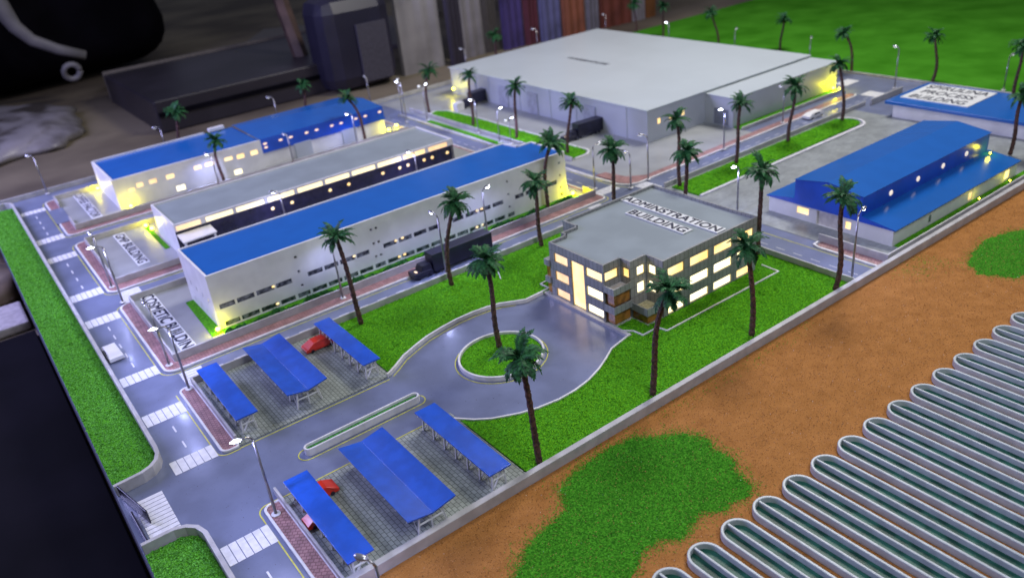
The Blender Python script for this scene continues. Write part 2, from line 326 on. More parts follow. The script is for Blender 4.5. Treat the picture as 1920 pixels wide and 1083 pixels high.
# planting round island, strips by the warehouse
GE = [(18.6, 17.60), (27.60, 17.60)] + arc(27.45, 17.05, .5, 60, -80, 8) + [(18.6, 16.42)]
struct('verge', MB().prism(GE, 0, .05), GRASS); tag(flock('grass', GE, 700, .04, .045, FLOCK), kind='stuff')
struct('kerb', MB().strip([(18.6, 16.36), (27.4, 16.36)] + arc(27.40, 17.0, .64, -90, 60, 8), .09, 0, .07), KERB)
GW = [(18.58, 32.7)] + [(18.9, 32.85), (19.25, 32.4), (19.4, 30.5), (19.40, 26), (19.38, 24.0)] + arc(18.95, 22.95, .45, 20, -90, 6) + [(18.55, 22.45)]
struct('verge', MB().prism(GW, 0, .05), GRASS); tag(flock('grass', GW, 500, .045, .045, FLOCK), kind='stuff')
struct('kerb', MB().strip([(18.5, 32.7)] + [(18.9, 32.93), (19.33, 32.45), (19.48, 30.5), (19.48, 26), (19.46, 24.0)] + arc(18.95, 22.92, .54, 20, -90, 6) + [(18.5, 22.38)], .08, 0, .06), KERB)
struct('verge', MB().box(17.75, 25.0, 0, 17.98, 31.8, .04), GRASS)
struct('paving', MB().sheet([(18.0, 20.4), (31.4, 20.4), (31.4, 36.6), (18.0, 36.6)], .006), FORE)
struct('paving', MB().sheet([(17.98, 18.9), (24.7, 19.0), (24.7, 20.4), (17.98, 20.4)], .008), FORE)
struct('pavement', MB().prism([(17.80, 20.45), (17.80, 19.3), (17.92, 18.98), (18.25, 18.80), (30.6, 18.84), (30.95, 18.95), (30.95, 19.2), (18.9, 19.08), (18.35, 19.5), (18.2, 20.4)], 0, .04), BRICK)
struct('kerb', MB().strip([(17.62, 34.0), (17.62, 20.5), (17.68, 19.2), (17.86, 18.88), (18.2, 18.74), (30.7, 18.78), (31.0, 18.92)], .07, 0, .055), KERB)
struct('yellow_line', MB().strip([(17.52, 34.0), (17.52, 19.3), (17.7, 18.80), (18.1, 18.62)], .02, .003, .006), YEL)
struct('paving', MB().sheet([(17.78, 9.7), (33.6, 9.7), (33.6, 16.35), (28.05, 16.35), (28.05, 17.72), (30.0, 17.72), (30, 17.0), (33.6, 17.0), (33.6, 9.7), (17.78, 9.7)][:0] or [(18.10, 9.72), (29.1, 9.72), (29.1, 17.76), (18.10, 17.76)], .009), PAVE)
struct('pavement', MB().prism([(17.82, 9.7), (17.82, 11.5), (17.9, 11.62), (18.1, 11.62), (18.1, 9.7)], 0, .04), BRICK)
struct('kerb', MB().strip([(17.76, 9.7), (17.76, 11.5), (17.84, 11.68), (18.08, 11.70)], .06, 0, .055), KERB)
struct('yellow_line', MB().strip([(17.66, 9.7), (17.66, 17.6)], .02, .003, .006), YEL)
struct('verge', MB().box(19.1, 9.78, 0, 29, 10.12, .05), GRASS); tag(flock('grass', [(19.1, 9.78), (29, 9.78), (29, 10.1), (19.1, 10.1)], 900, .03, .045, FLOCK), kind='stuff')
struct('verge', MB().box(24.7, 19.72, 0, 31.2, 20.08, .05), GRASS)
struct('verge', MB().prism([(3.72, 19.5), (4.02, 19.5), (4.02, 22.05), (3.80, 22.05)], .03, .066), GRASS)
struct('verge', MB().prism([(4.50, 26.55), (4.66, 26.55), (4.66, 29.3), (4.50, 29.3)], .03, .066), GRASS)
struct('verge', MB().prism([(4.02, 19.12), (16.1, 19.12), (16.1, 19.68), (4.02, 19.68)], .03, .062), GRASS)

# painted markings
zeb = MB(); n_lane = MB()
for a, b in ((34.65, 35.09), (30.78, 31.32), (28.63, 29.14), (24.82, 25.36), (22.70, 23.22), (18.81, 19.28), (16.68, 17.20), (14.57, 15.06), (11.42, 11.96)):
    for i in range(6): zeb.box(1.33 + i * .147, a, .003, 1.33 + i * .147 + .132, b, .007)
for i in range(12): zeb.box(.44, 12.86 + i * .122, .003, .98, 12.86 + i * .122 + .106, .007)
for i in range(6): zeb.box(2.52, 17.68 + i * .125, .003, 3.05, 17.68 + i * .125 + .108, .007)
for i in range(6): zeb.box(2.50, 23.55 + i * .15, .003, 3.08, 23.55 + i * .15 + .13, .007)
for i in range(7): zeb.box(16.70 + i * .12, 18.92, .003, 16.70 + i * .12 + .10, 19.36, .007)
for i in range(6): zeb.box(15.66, 17.75 + i * .125, .003, 16.15, 17.75 + i * .125 + .108, .007)
for i in range(6): zeb.box(17.95, 17.95 + i * .125, .003, 18.5, 17.95 + i * .125 + .108, .007)
for i in range(6): zeb.box(31.1, 17.95 + i * .14, .003, 31.8, 17.95 + i * .14 + .12, .007)
zeb.box(32.0, 20.0, .003, 33.0, 20.6, .007)
struct('zebra_crossing', zeb, PAINT)
for lo, hi in ((31.5, 34.5), (25.5, 28.5), (15.2, 16.6), (19.45, 22.6), (9.6, 11.3)):
    n = int((hi - lo) / .62)
    for i in range(n): n_lane.box(1.755, lo + .16 + i * (hi - lo) / n, .003, 1.79, lo + .16 + i * (hi - lo) / n + .27, .007)
x = 3.2
while x < 31:
    if not 15.5 < x < 18.6:
        yy = 18.05 if x < 17 else 18.28; n_lane.box(x, yy, .003, x + .29, yy + .022, .007)
    x += .57
y = 9.9
while y < 34:
    if not 17.6 < y < 19.6: n_lane.box(17.09 if y < 18 else 16.97, y, .003, (17.09 if y < 18 else 16.97) + .022, y + .27, .007)
    y += .545
struct('lane_marking', n_lane, PAINT)

# ------------------------------------------------------------------ boundary walls
def bwall(path, wd, h, label, z0=0, m=WALLW, closed=False):
    o = MB().strip(path, wd, z0, h, closed).build('boundary_wall', m, bevel=.008, loc=(path[0][0], path[0][1], 0)); return tag(o, label, 'wall')
tag(MB().strip([(-.0 + .24, 9.57), (50, 9.57)], .13, -.015, .22).build('boundary_wall', WALLW, bevel=.012, loc=(.24, 9.57, 0)), 'long pale grey boundary wall between the campus and the brown soil', 'wall')
bwall([(.26, 14.80), (.80, 14.84), (1.0, 14.92), (1.14, 15.06), (1.22, 15.26), (1.24, 15.5), (1.24, 35.9), (1.18, 36.15), (1.02, 36.3), (.26, 36.35)], .085, .24, 'pale boundary wall with rounded corners along the left road and its grass strip', -.01)
bwall([(.26, 12.76), (.82, 12.76), (1.02, 12.68), (1.17, 12.52), (1.24, 12.28), (1.24, 9.66)], .085, .24, 'short curved pale wall around the grass patch at the bottom left', -.01)
bwall([(.9, 36.95), (33.9, 36.95)], .07, .2, 'low pale wall along the far edge of the board behind the blue roofed factory')
bwall([(33.92, 9.7), (33.92, 37.2)], .09, .10, 'low pale kerb wall in front of the bright green field')
bwall([(2.64, 14.68), (2.64, 17.66), (16.55, 17.66), (16.55, 9.66)], .05, .21, 'grey wall around the administration lawn, starting beside the upper car park', m=WALLW)
bwall([(2.64, 9.66), (2.64, 12.62)], .05, .17, 'narrow white wall beside the lower car park')
bwall([(2.63, 23.33), (2.63, 19.02), (16.47, 19.02), (16.47, 19.6)], .05, .25, 'low grey wall along the red pavement around the cosmetic building forecourt')
bwall([(2.63, 23.38), (16.45, 23.38)], .05, .25, 'low grey wall behind the cosmetic building, beside the second cross road')
bwall([(2.63, 29.42), (2.63, 25.03), (16.45, 25.03)], .05, .24, 'low grey wall in front of the building with the long lit window strip')
bwall([(2.63, 29.47), (16.45, 29.47)], .05, .24, 'low grey wall behind the building with the long lit window strip')
bwall([(2.66, 32.30), (2.66, 31.15), (16.45, 31.15)], .05, .25, 'low grey wall in front of the coffee factory at the back left')
bwall([(2.66, 34.3), (2.66, 35.42), (16.45, 35.42)], .05, .25, 'low grey wall at the far corner of the coffee factory forecourt')
bwall([(18.45, 17.80), (29.9, 17.80)], .06, .17, 'grey wall between the far road and the green strip near the warehouse')
bwall([(24.62, 19.62), (30.9, 19.62), (31.3, 19.9)], .06, .14, 'low wall running beside the warehouse annex and its thin grass strip')
bwall([(18.3, 34.2), (18.3, 22.3)], .06, .16, 'pale low wall between the palm island and the side road before the warehouse')
bwall([(18.12, 11.74), (18.12, 9.74), (29.5, 9.74)], .05, .25, 'lavender grey wall in front of the blue gabled shed with round windows')
bwall([(29.98, 17.62), (32.25, 17.62)], .06, .25, 'short grey wall stub beside the spirulina building corner')

# thin white edging on the lawn around the administration building
o = MB().strip([(11.10, 12.14), (11.28, 11.92), (11.30, 11.64), (11.78, 11.64), (11.82, 11.38), (15.88, 11.36), (15.90, 11.90)], .03, .05, .085).build('lawn_edging', KERB, loc=(11.1, 12.1, 0))
tag(o, 'zigzag white edging strip on the lawn below the lit side of the administration building', 'edging')
o = MB().strip([(11.04, 15.06), (11.28, 15.07), (11.28, 15.42), (11.6, 15.44)], .03, .05, .085).build('lawn_edging', KERB, loc=(11.1, 15.1, 0))
tag(o, 'short white edging zigzag on the lawn left of the administration building', 'edging')
o = MB().tube([(10.95, 16.9, .07), (10.72, 16.45, .075)], .014, 6).build('white_stick', KERB, loc=(10.9, 16.7, .06)); tag(o, 'loose thin white stick lying on the lawn left of the administration building', 'stick')

# round island and slim median
e = empty('round_island', (8.42, 13.33, 0), 'round grass island with white kerb and one palm in the turning circle', 'island')
ring = [(8.47 + 1.0 * math.cos(t * math.pi / 20), 13.36 + .93 * math.sin(t * math.pi / 20)) for t in range(40)]
MB().strip(ring, .05, 0, .12, True).build('kerb_ring', KERB, e, bevel=.01)
MB().prism([(8.47 + (x - 8.47) * .96, 13.36 + (y - 13.36) * .96) for x, y in ring], 0, .06).build('turf', GRASS, e)
f = flock('turf_fibres', [(8.47 + (x - 8.47) * .95, 13.36 + (y - 13.36) * .95) for x, y in ring], 2000, .026, .055, FLOCK); f.parent = e; f.matrix_parent_inverse = Matrix.Translation((-8.42, -13.33, 0)); f['kind'] = 'stuff'
struct('yellow_line', MB().strip([(8.47 + (x - 8.47) * 1.10, 13.36 + (y - 13.36) * 1.10) for x, y in ring], .02, .003, .006, True), YEL)
e = empty('median_planter', (4.85, 13.33, 0), 'long slim white planter with a hedge on the entrance road', 'planter')
med = arc(6.10, 13.30, .095, -90, 90, 6) + arc(3.66, 13.30, .095, 90, 270, 6)
MB().strip(med, .04, 0, .17, True).build('planter_wall', KERB, e, bevel=.01)
MB().prism(arc(6.10, 13.30, .075, -90, 90, 6) + arc(3.66, 13.30, .075, 90, 270, 6), 0, .11).build('hedge', HEDGE, e)
struct('yellow_line', MB().strip(arc(6.14, 13.30, .19, -90, 90, 8) + arc(3.60, 13.30, .19, 90, 270, 8), .02, .003, .006, True), YEL)

# entrance gate leaves
o = MB().prism([(.30, 14.66), (.33, 14.67), (.58, 13.50), (.55, 13.49)], .02, .31).build('gate_leaf', BLACK, bevel=.008, loc=(.31, 14.66, 0)); tag(o, 'upright black gate leaf standing half open at the entrance crossing', 'gate')
o = MB().prism([(.33, 13.95), (.37, 13.95), (.40, 12.88), (.36, 12.88)], 0, .13).build('gate_leaf', BLACK, bevel=.008, loc=(.36, 12.9, 0)); tag(o, 'low black gate bar lying along the entrance edge by the lower wall', 'gate')

# ------------------------------------------------------------------ buildings
def panes(b, axis, c, wins, m, d=.035, name='window', frame=None, sgn=1):
    """window fillings set back in real openings; axis 'x' = wall at x=c facing -X, 'y' = wall at y=c facing -Y"""
    for i, (a, e_, za, zb) in enumerate(wins):
        mm = m[i % len(m)] if isinstance(m, (list, tuple)) else m
        if axis == 'x': q = MB().box(c + d, a, za, c + d + .012, e_, zb)
        else: q = MB().box(a, c + d, za, e_, c + d + .012, zb)
        p = q.build(name, mm, b)
        if frame:
            t = .014; z_ = MB()
            for (p0, p1, q0, q1) in ((a, e_, za, za + t), (a, e_, zb - t, zb), (a, a + t, za + t, zb - t), (e_ - t, e_, za + t, zb - t)):
                if axis == 'x': z_.box(c + d - .012, p0, q0, c + d - .001, p1, q1)
                else: z_.box(p0, c + d - .012, q0, p1, c + d - .001, q1)
            z_.build('frame', frame, p)

# administration building
b = empty('administration_building', (13.3, 13.6, .05), 'grey three storey administration building with warm lit windows and stepped corners', 'building')
mb = MB(); H0 = .03; H1 = 1.55; n = len(ADM)
Wf = [(14.05, 14.57, 1.06, 1.31), (14.05, 14.57, .55, .81), (14.05, 14.57, .09, .32), (13.45, 13.93, .06, 1.31), (12.80, 13.38, 1.07, 1.31), (12.80, 13.38, .55, .81), (12.80, 13.38, .09, .32)]
Sx = ((12.38, 12.93), (13.14, 13.80), (13.99, 14.66), (14.86, 15.46)); Sz = ((1.05, 1.30), (.54, .80), (.07, .30))
Ws = [(a, c, z0, z1) for z0, z1 in Sz for a, c in Sx]
W1 = [(11.20, 11.62, 1.09, 1.33)]; W2 = [(12.47, 12.68, 1.09, 1.33)]; W3 = [(11.92, 12.17, 1.09, 1.33), (11.92, 12.17, .62, .90)]; W4 = [(12.12, 12.36, 1.09, 1.33), (12.12, 12.36, .62, .90)]
FR = mat('window_frame_cream', (.62, .52, .24), .4)
def hx(wins, y_start): return [(y_start - e_, y_start - a, z0, z1) for a, e_, z0, z1 in wins]      # wall runs towards -Y
def hy(wins, x_start): return [(a - x_start, e_ - x_start, z0, z1) for a, e_, z0, z1 in wins]      # wall runs towards +X
T = .05
mb.wall(ADM[0], ADM[1], H0, H1, hx(Wf, 14.75), T); mb.wall(ADM[1], ADM[2], H0, H1, hy(W1, 11.15), T); mb.wall(ADM[2], ADM[3], H0, H1, hx(W2, 12.75), T)
mb.wall(ADM[3], ADM[4], H0, H1, hy(W3, 11.70), T); mb.wall(ADM[4], ADM[5], H0, H1, hx(W4, 12.42), T); mb.wall(ADM[5], ADM[6], H0, H1, hy(Ws, 12.22), T)
for i in range(6, n): mb.wall(ADM[i], ADM[(i + 1) % n], H0, H1, (), T)
mb.build('wall', CLAD, b)
MB().sheet([(x + (.03 if x < 13 else -.03), y + (.03 if y < 13.6 else -.03)) for x, y in ADM], 1.47).build('roof', ROOFG, b)
panes(b, 'x', 11.15, Wf, [EW_O, EW_O, EW_O, EW_Y, EW_Y, EW_W, EW_W], frame=FR); panes(b, 'y', 12.75, W1, EW_Y, frame=FR); panes(b, 'x', 11.70, W2, EW_Y, frame=FR)
panes(b, 'y', 12.42, W3, EW_W, frame=FR); panes(b, 'x', 12.22, W4, EW_W, frame=FR); panes(b, 'y', 11.87, Ws, [EW_Y, EW_Y, EW_Y, EW_Y] + [EW_W] * 7 + [EW_Y], frame=FR)
MB().box(11.05, 11.85, 0, 11.149, 15.0, .065).box(11.12, 12.37, 0, 11.698, 12.747, .06).box(11.70, 11.872, 0, 12.218, 12.418, .055).build('plinth', WALLW, b)
def balcony(x0, y0, x1, y1, za, zb, fl):
    q = MB(); t = .03
    q.strip([(x1, y0 + t / 2), (x0 + t / 2, y0 + t / 2), (x0 + t / 2, y1)], t, za, zb); q.box(x0 + t, y0 + t, za, x1, y1, za + .03)
    p = q.build('balcony', BAND, b); MB().box(x0 + t + .002, y0 + t + .002, za + .031, x1 - .002, y1 - .002, za + .04).build('balcony_floor', fl, p)
balcony(11.10, 12.36, 11.699, 12.749, .89, 1.06, WALLW); balcony(11.10, 12.36, 11.699, 12.749, .39, .57, WALLW); balcony(11.68, 11.86, 12.219, 12.419, .30, .49, TERR)
MB().box(11.16, 12.42, .57, 11.66, 12.70, .89).box(11.16, 12.42, .09, 11.66, 12.70, .39).build('balcony_glass', BROWNG, b)
MB().box(11.74, 11.92, .07, 12.20, 12.40, .30).build('balcony_glass', BROWNG, b)
MB().box(11.10, 12.70, .05, 11.149, 12.745, 1.0).build('corner_post', CLAD, b)
q = MB(); q.box(11.10, 14.752, .88, 11.70, 14.94, 1.05).box(11.10, 14.752, .40, 11.70, 14.94, .56).box(11.10, 14.752, .05, 11.70, 14.94, .10); q.build('balcony', BAND, b)
MB().box(11.15, 14.752, .10, 11.68, 14.90, .40).box(11.15, 14.752, .56, 11.68, 14.90, .88).build('balcony_glass', BROWNG, b)
def plate(name, x, y, z, lx, ly, label, rows, bold=.03, cat='sign', m=SIGNP, rz=0, th=.03, padx=.12):
    s_ = empty(name, (x, y, z), label, cat); q = MB().box(x - lx / 2, y - ly / 2, z, x + lx / 2, y + ly / 2, z + th).build('plate', m, s_, bevel=.006)
    k = len(rows); rh = lx / k
    for i, (t, frac) in enumerate(rows):
        cx = x + lx / 2 - rh * (i + .5); letters(t, cx, y, z + th + .004, ly * frac, rh * (.78 if k == 1 else .64), s_, bold=bold)
    return s_
plate('roof_sign', 14.46, 13.76, 1.475, .34, 3.44, 'long white strip lettered ADMINSTRATION on the grey roof', [('ADMINSTRATION', .96)], .022)
plate('roof_sign', 13.90, 13.66, 1.475, .34, 2.05, 'shorter white strip lettered BUILDING on the grey roof', [('BUILDING', .94)], .022)

# cosmetic building (long, blue roof)
b = empty('cosmetic_building', (10, 20.9, .05), 'long white two storey building with flat blue roof beside the truck road', 'building')
up = [(4.15, 4.56), (4.62, 5.09), (5.15, 5.64), (5.70, 6.15), (6.62, 7.06), (7.12, 7.54), (7.60, 8.06), (8.12, 8.52), (8.98, 9.41), (9.49, 9.93), (10.0, 10.43), (10.51, 10.88), (11.36, 11.76), (11.84, 12.27), (12.35, 12.78), (12.86, 13.27), (13.74, 14.08), (14.17, 14.52), (14.60, 14.98), (15.06, 15.45)]
lo = [(4.17, 4.57), (4.62, 5.11), (5.17, 5.66), (5.72, 6.14), (6.22, 6.58), (6.65, 7.08), (7.14, 7.56), (7.62, 8.06), (8.12, 8.54), (8.62, 8.96), (9.03, 9.44), (9.50, 9.93), (10.0, 10.45), (10.52, 10.90), (10.98, 11.40), (11.46, 11.86), (11.92, 12.32), (12.40, 12.82), (12.88, 13.28), (13.40, 13.66)]
big = [(a, c, .60, .74) for a, c in up] + [(a, c, .095, .225) for a, c in lo]
sq = [(x, x + .075, z, z + .075) for x, zz in ((6.36, (1.235, .81, .39)), (8.66, (1.245, .82, .41)), (8.82, (1.245, .82, .41)), (11.12, (1.235, .81, .39)), (13.46, (1.235, .81, .39)), (15.57, (1.235, .81, .40))) for z in zz] + [(15.57, 15.68, .13, .25)]
x0, x1, y0, y1, h = 4.02, 15.86, 19.70, 22.14, 1.60
cw = [(y, y + .06, z, z + .14) for y in (20.1, 20.6, 21.1, 21.6) for z in (.2, .68)]
mb = MB(); mb.wall((x0, y0), (x1, y0), .04, h, hy(big + sq, x0), .06)
mb.wall((x1, y0), (x1, y1 - .7), .04, h, (), .06); mb.wall((x1, y1 - .7), (x1 - .6, y1 - .7), .04, h, (), .06); mb.wall((x1 - .6, y1 - .7), (x1 - .72, y1), .04, h, (), .06)
mb.wall((x1 - .72, y1), (x0, y1), .04, h, (), .06); mb.wall((x0, y1), (x0, y0), .04, h, hx(cw, y1), .06); mb.build('wall', WHITE, b)
MB().sheet([(x0 + .05, y0 + .05), (x1 - .05, y0 + .05), (x1 - .05, y1 - .75), (x1 - .64, y1 - .75), (x1 - .76, y1 - .05), (x0 + .05, y1 - .05)], h - .03).build('roof', BLUE, b)
panes(b, 'y', y0, big, WINDG, .018); panes(b, 'y', y0, sq, HOLE, .05, 'vent_opening'); panes(b, 'x', x0, cw, WINDG, .045)
for x_, z_ in ((5.63, .69), (8.05, .70), (7.72, .70), (9.40, .70), (9.62, .71), (12.28, .70), (12.45, .70), (5.62, .17), (7.75, .18), (9.42, .18), (9.6, .19), (12.4, .18), (12.2, .17)):
    MB().ell((x_, y0 + .008, z_), (.05, .015, .032)).build('interior_lamp', EW_Y, b, smooth=True)
# thin fringe of hedge
def hedge(path, wd, hgt, dens, label, m=HEDGE, name='hedge'):
    P = [Vector(p) for p in path]; q = MB()
    for a, c in zip(P, P[1:]):
        n = int((c - a).length * dens)
        for i in range(n):
            t = random.random(); p = a.lerp(c, t); s_ = random.uniform(.6, 1.4) * wd * .5; hh = hgt * (.6 + .4 * math.sin(p.x * 5) + .3 * math.sin(p.x * 13.)) * random.uniform(.4, 1)
            cx = p.x + random.uniform(-.5, .5) * wd; cy = p.y + random.uniform(-.5, .5) * wd; a_ = random.random() * 6.28
            q.add([(cx - s_ * math.cos(a_), cy - s_ * math.sin(a_), .06), (cx + s_ * math.cos(a_), cy + s_ * math.sin(a_), .06 + hh * .4), (cx + random.uniform(-.03, .03), cy, .06 + max(hh, .03))], [(0, 1, 2)])
    o = q.build(name, m, loc=(path[0][0], path[0][1], 0)); return tag(o, label, 'hedge')
hedge([(4.1, 19.30), (15.7, 19.30)], .16, .19, 520, 'thin ragged green hedge creeping along the foot of the long white wall')

# building with lit strip (between the two blue roofs)
b = empty('strip_lit_building', (9.9, 26.6, .05), 'low building with grey glossy roof, bright window strip and dark glass wall', 'building')
x0, x1, y0, y1, h = 4.72, 15.10, 25.34, 27.95, 1.17
st = [(4.78, 5.55), (5.72, 6.60), (6.72, 7.66), (7.80, 8.72), (8.86, 9.76), (9.88, 10.78), (10.90, 11.80), (11.92, 12.86), (12.97, 13.88), (14.04, 14.84)]
sw = [(a, c, .945, 1.10) for a, c in st]
mb = MB(); mb.wall((x0, y0), (x1, y0), .93, h, hy(sw, x0), .06).wall((x1, y0), (x1, y1), .04, h, (), .06).wall((x1, y1), (x0, y1), .04, h, (), .06).wall((x0, y1), (x0, y0), .04, h, (), .06); mb.build('wall', WHITE, b)
panes(b, 'y', y0, sw, [EW_O] + [EW_S] * 7 + [EW_Y, EW_O], .010)
MB().box(x0 + .01, y0 + .05, .04, x1 - .01, y0 + .09, .93).build('glass_wall', DARKG, b)
MB().sheet([(x0 + .04, y0 + .04), (x1 - .04, y0 + .04), (x1 - .04, y1 - .04), (x0 + .04, y1 - .04)], h - .05).build('roof', ROOFG, b)
for x_ in (7.90, 8.59, 10.0, 10.72, 12.08, 12.78, 13.13, 13.82, 14.17, 14.84):
    MB().ell((x_, y0 + .045, .68), (.062, .014, .055)).build('round_lamp', EW_Y, b, smooth=True)
q = MB(); q.prism([(4.74, 25.33), (5.80, 25.33), (5.76, 24.55), (5.2, 24.52), (4.70, 24.48)], .80, .84); c = q.build('canopy', WHITE, b)
MB().box(5.66, 24.56, .05, 5.72, 24.62, .80).build('canopy_post', WHITE, c); MB().box(4.74, 24.54, .05, 4.80, 24.60, .80).build('canopy_post', WHITE, c)

# coffee factory
b = empty('coffee_factory', (10, 33.6, .05), 'blue roofed factory at the back left with small square lit windows', 'building')
y0, y1, h = 31.88, 35.30, 1.20
cwn = [(5.16, 5.36, .70, .82), (5.62, 5.86, .70, .82), (6.26, 6.52, .70, .82), (7.34, 7.58, .75, .85), (7.78, 8.10, .76, .86), (8.55, 8.84, .76, .85), (9.05, 9.32, .71, .84), (9.62, 9.88, .70, .84), (6.50, 6.64, .14, .30), (6.67, 6.80, .14, .30), (8.80, 9.08, .12, .27), (4.84, 5.02, .60, .70)]
cwn = [(a - .015, c + (.0 if 6.4 < a < 6.6 else .015), za - .01, zb + .03) for a, c, za, zb in cwn]
mb = MB(); mb.wall((4.35, y0), (10.10, y0), .04, h, hy(cwn, 4.35), .08).wall((10.10, y0), (10.10, y0 + .06), .04, h, (), .05).wall((4.35, y1), (4.35, y0), .04, h, (), .08).wall((8.9, y1), (4.35, y1), .04, h + .02, (), .08)
mb.box(10.12, y0 + .06, .04, 15.70, y0 + .12, .62).box(15.64, y0 + .12, .04, 15.70, y1, .62); mb.build('wall', WHITE, b)
panes(b, 'y', y0, cwn, [EW_O, EW_O, EW_Y, EW_Y, EW_Y, EW_Y, EW_Y, EW_Y, EW_W, EW_W, EW_W, EW_O], .012)
MB().sheet([(4.43, y0 + .07), (10.10, y0 + .07), (10.10, y1 - .07), (4.43, y1 - .07)], h - .04).build('roof', BLUE, b)
MB().add([(10.11, y0 + .02, .63), (15.76, y0 + .02, .63), (15.76, y0 + .10, 1.19), (10.11, y0 + .10, 1.19)], [(0, 1, 2, 3)]).build('blue_band', BLUEF, b)
MB().add([(10.11, y0 + .10, 1.19), (15.76, y0 + .10, 1.19), (15.85, y1 - 1.3, 1.24), (15.95, y1 - .5, 1.12), (10.11, y1 - .5, 1.24), (10.11, y1, 1.20), (15.2, y1 + .1, 1.18), (10.11, y0 + .4, .63), (15.76, y0 + .4, .63), (15.76, y1 - .3, .63)],
         [(0, 1, 2, 4), (4, 2, 3, 6, 5), (1, 8, 9, 3, 2)]).build('gable_roof', BLUE, b)
MB().box(9.1, 35.1, 1.2, 9.75, 35.35, 1.32).build('roof_tank', WHITE, b)
for x_, z_ in ((10.29, .97), (10.29, .82), (10.96, .95), (11.41, .95), (12.11, .95), (12.57, .95), (13.27, .95), (13.71, .95), (14.41, .96), (14.87, .96), (15.58, .97)):
    MB().ell((x_, y0 + .035 + (z_ - .63) * .14, z_), (.12, .02, .06)).build('oval_window', EW_P, b, smooth=True)
for a, c in ((11.45, 12.20), (13.62, 14.30)): MB().box(a, y0 - .02, .04, c, y0 + .058, .66).build('shutter', WAREH, b, bevel=.01)

# warehouse
b = empty('warehouse', (26.3, 28.3, 0), 'huge plain pale warehouse with wide flat roof at the back', 'building')
wnd = [(21.97, 22.13, .62, .83), (22.60, 22.76, .60, .81), (23.30, 23.46, .62, .80)]
mb = MB(); mb.wall((21.42, 21.50), (31.35, 21.50), .005, 1.25, hy(wnd, 21.42), .06).wall((31.35, 21.50), (31.35, 35.2), .005, 1.25).wall((31.35, 35.2), (21.42, 35.2), .005, 1.25).wall((21.42, 35.2), (21.42, 21.5), .005, 1.25); mb.build('wall', WAREH, b)
MB().box(21.36, 21.44, 1.25, 31.42, 35.28, 1.30).build('roof', WROOF, b, bevel=.01)
panes(b, 'y', 21.50, wnd, EW_Y, .02)
for y_ in (24.4, 28.2, 30.4, 33.0): MB().box(21.37, y_, .01, 21.418, y_ + .7, .95).build('loading_door', mat('loading_door_grey', (.36, .38, .46), .5), b)
for y_ in (22.6, 25.6, 27.3, 29.5, 31.9): MB().box(21.39, y_, .01, 21.418, y_ + .06, 1.24).build('pilaster', WAREH, b)
an = MB().wall((24.65, 20.10), (31.35, 20.10), .005, 1.17).wall((24.65, 21.495), (24.65, 20.10), .005, 1.17, [(.42, 1.18, .04, .68)], .06).wall((31.35, 20.10), (31.35, 21.495), .005, 1.17).build('annex', WAREH, b)
MB().box(24.60, 20.05, 1.17, 31.40, 21.435, 1.20).build('annex_roof', WROOF, an, bevel=.006)
MB().box(24.69, 20.32, .04, 24.70, 21.08, .68).build('roller_door', mat('roller_grey', (.22, .24, .32), .5, .1, 20), an)
tw = letters('WAREHOUSE', 25.75, 29.75, 1.306, 2.85, .26, None, bold=.02); tw.parent = b; tw.matrix_parent_inverse = Matrix.Translation((-26.3, -28.3, 0)); tw.name = 'roof_lettering'

# blue gabled shed
b = empty('blue_gabled_shed', (22.4, 12.1, 0), 'blue roofed shed with raised gable, round windows and white lower walls', 'building')
x0, x1, y0, y1 = 19.03, 25.72, 10.15, 14.08
sw = [(20.78, 20.92, .10, .32), (22.90, 23.08, .10, .32), (25.0, 25.26, .10, .36)]
mb = MB(); mb.wall((x0, y0), (x1, y0), .01, .50, hy(sw, x0), .06).wall((x1, y0), (x1, y1), .01, .50).wall((x1, y1), (x0, y1), .01, .50).wall((x0, y1), (x0, y0), .01, .50, [(y1 - 13.12, y1 - 12.72, .20, .40), (y1 - 12.46, y1 - 11.72, .012, .44), (y1 - 11.55, y1 - 11.38, .14, .36)], .07); mb.build('wall', WHITE, b)
panes(b, 'x', x0, [(12.72, 13.12, .20, .40), (11.38, 11.55, .14, .36)], [EW_Y, EW_Y], .05); MB().box(x0 + .06, 11.72, .012, x0 + .075, 12.46, .44).build('shutter_door', mat('door_cream', (.62, .58, .54), .5), b)
panes(b, 'y', y0, sw, [WINDG, EW_O, EW_Y], .008)
yc, yd, ym = 11.08, 13.20, 12.14
MB().quad((18.99, yc, .64), (x1 + .06, yc, .64), (x1 + .06, 10.08, .50), (18.99, 10.08, .50)).quad((18.99, 10.08, .50), (x1 + .06, 10.08, .50), (x1 + .06, 10.08, .47), (18.99, 10.08, .47)).quad((18.99, 14.16, .50), (x1 + .06, 14.16, .50), (x1 + .06, yd, .64), (18.99, yd, .64)).quad((x1 + .06, 10.08, .5), (x1 + .06, yc, .64), (x1 + .06, yc, .47), (x1 + .06, 10.08, .47)).build('lower_roof', BLUE, b)
MB().quad((19.0, 10.08, .47), (19.0, 10.08, .50), (19.0, yc, .64), (19.0, yc, 1.21), (19.0, ym, 1.37), (19.0, yd, 1.21), (19.0, yd, .64), (19.0, 14.16, .50), (19.0, 14.16, .47)).quad((19.0, yc, .64), (x1, yc, .64), (x1, yc, 1.21), (19.0, yc, 1.21)).quad((x1, yc, .4), (x1, yd, .4), (x1, yd, 1.21), (x1, ym, 1.37), (x1, yc, 1.21)).quad((x1, yd, .64), (19.0, yd, .64), (19.0, yd, 1.21), (x1, yd, 1.21)).build('clerestory', BLUEF, b)
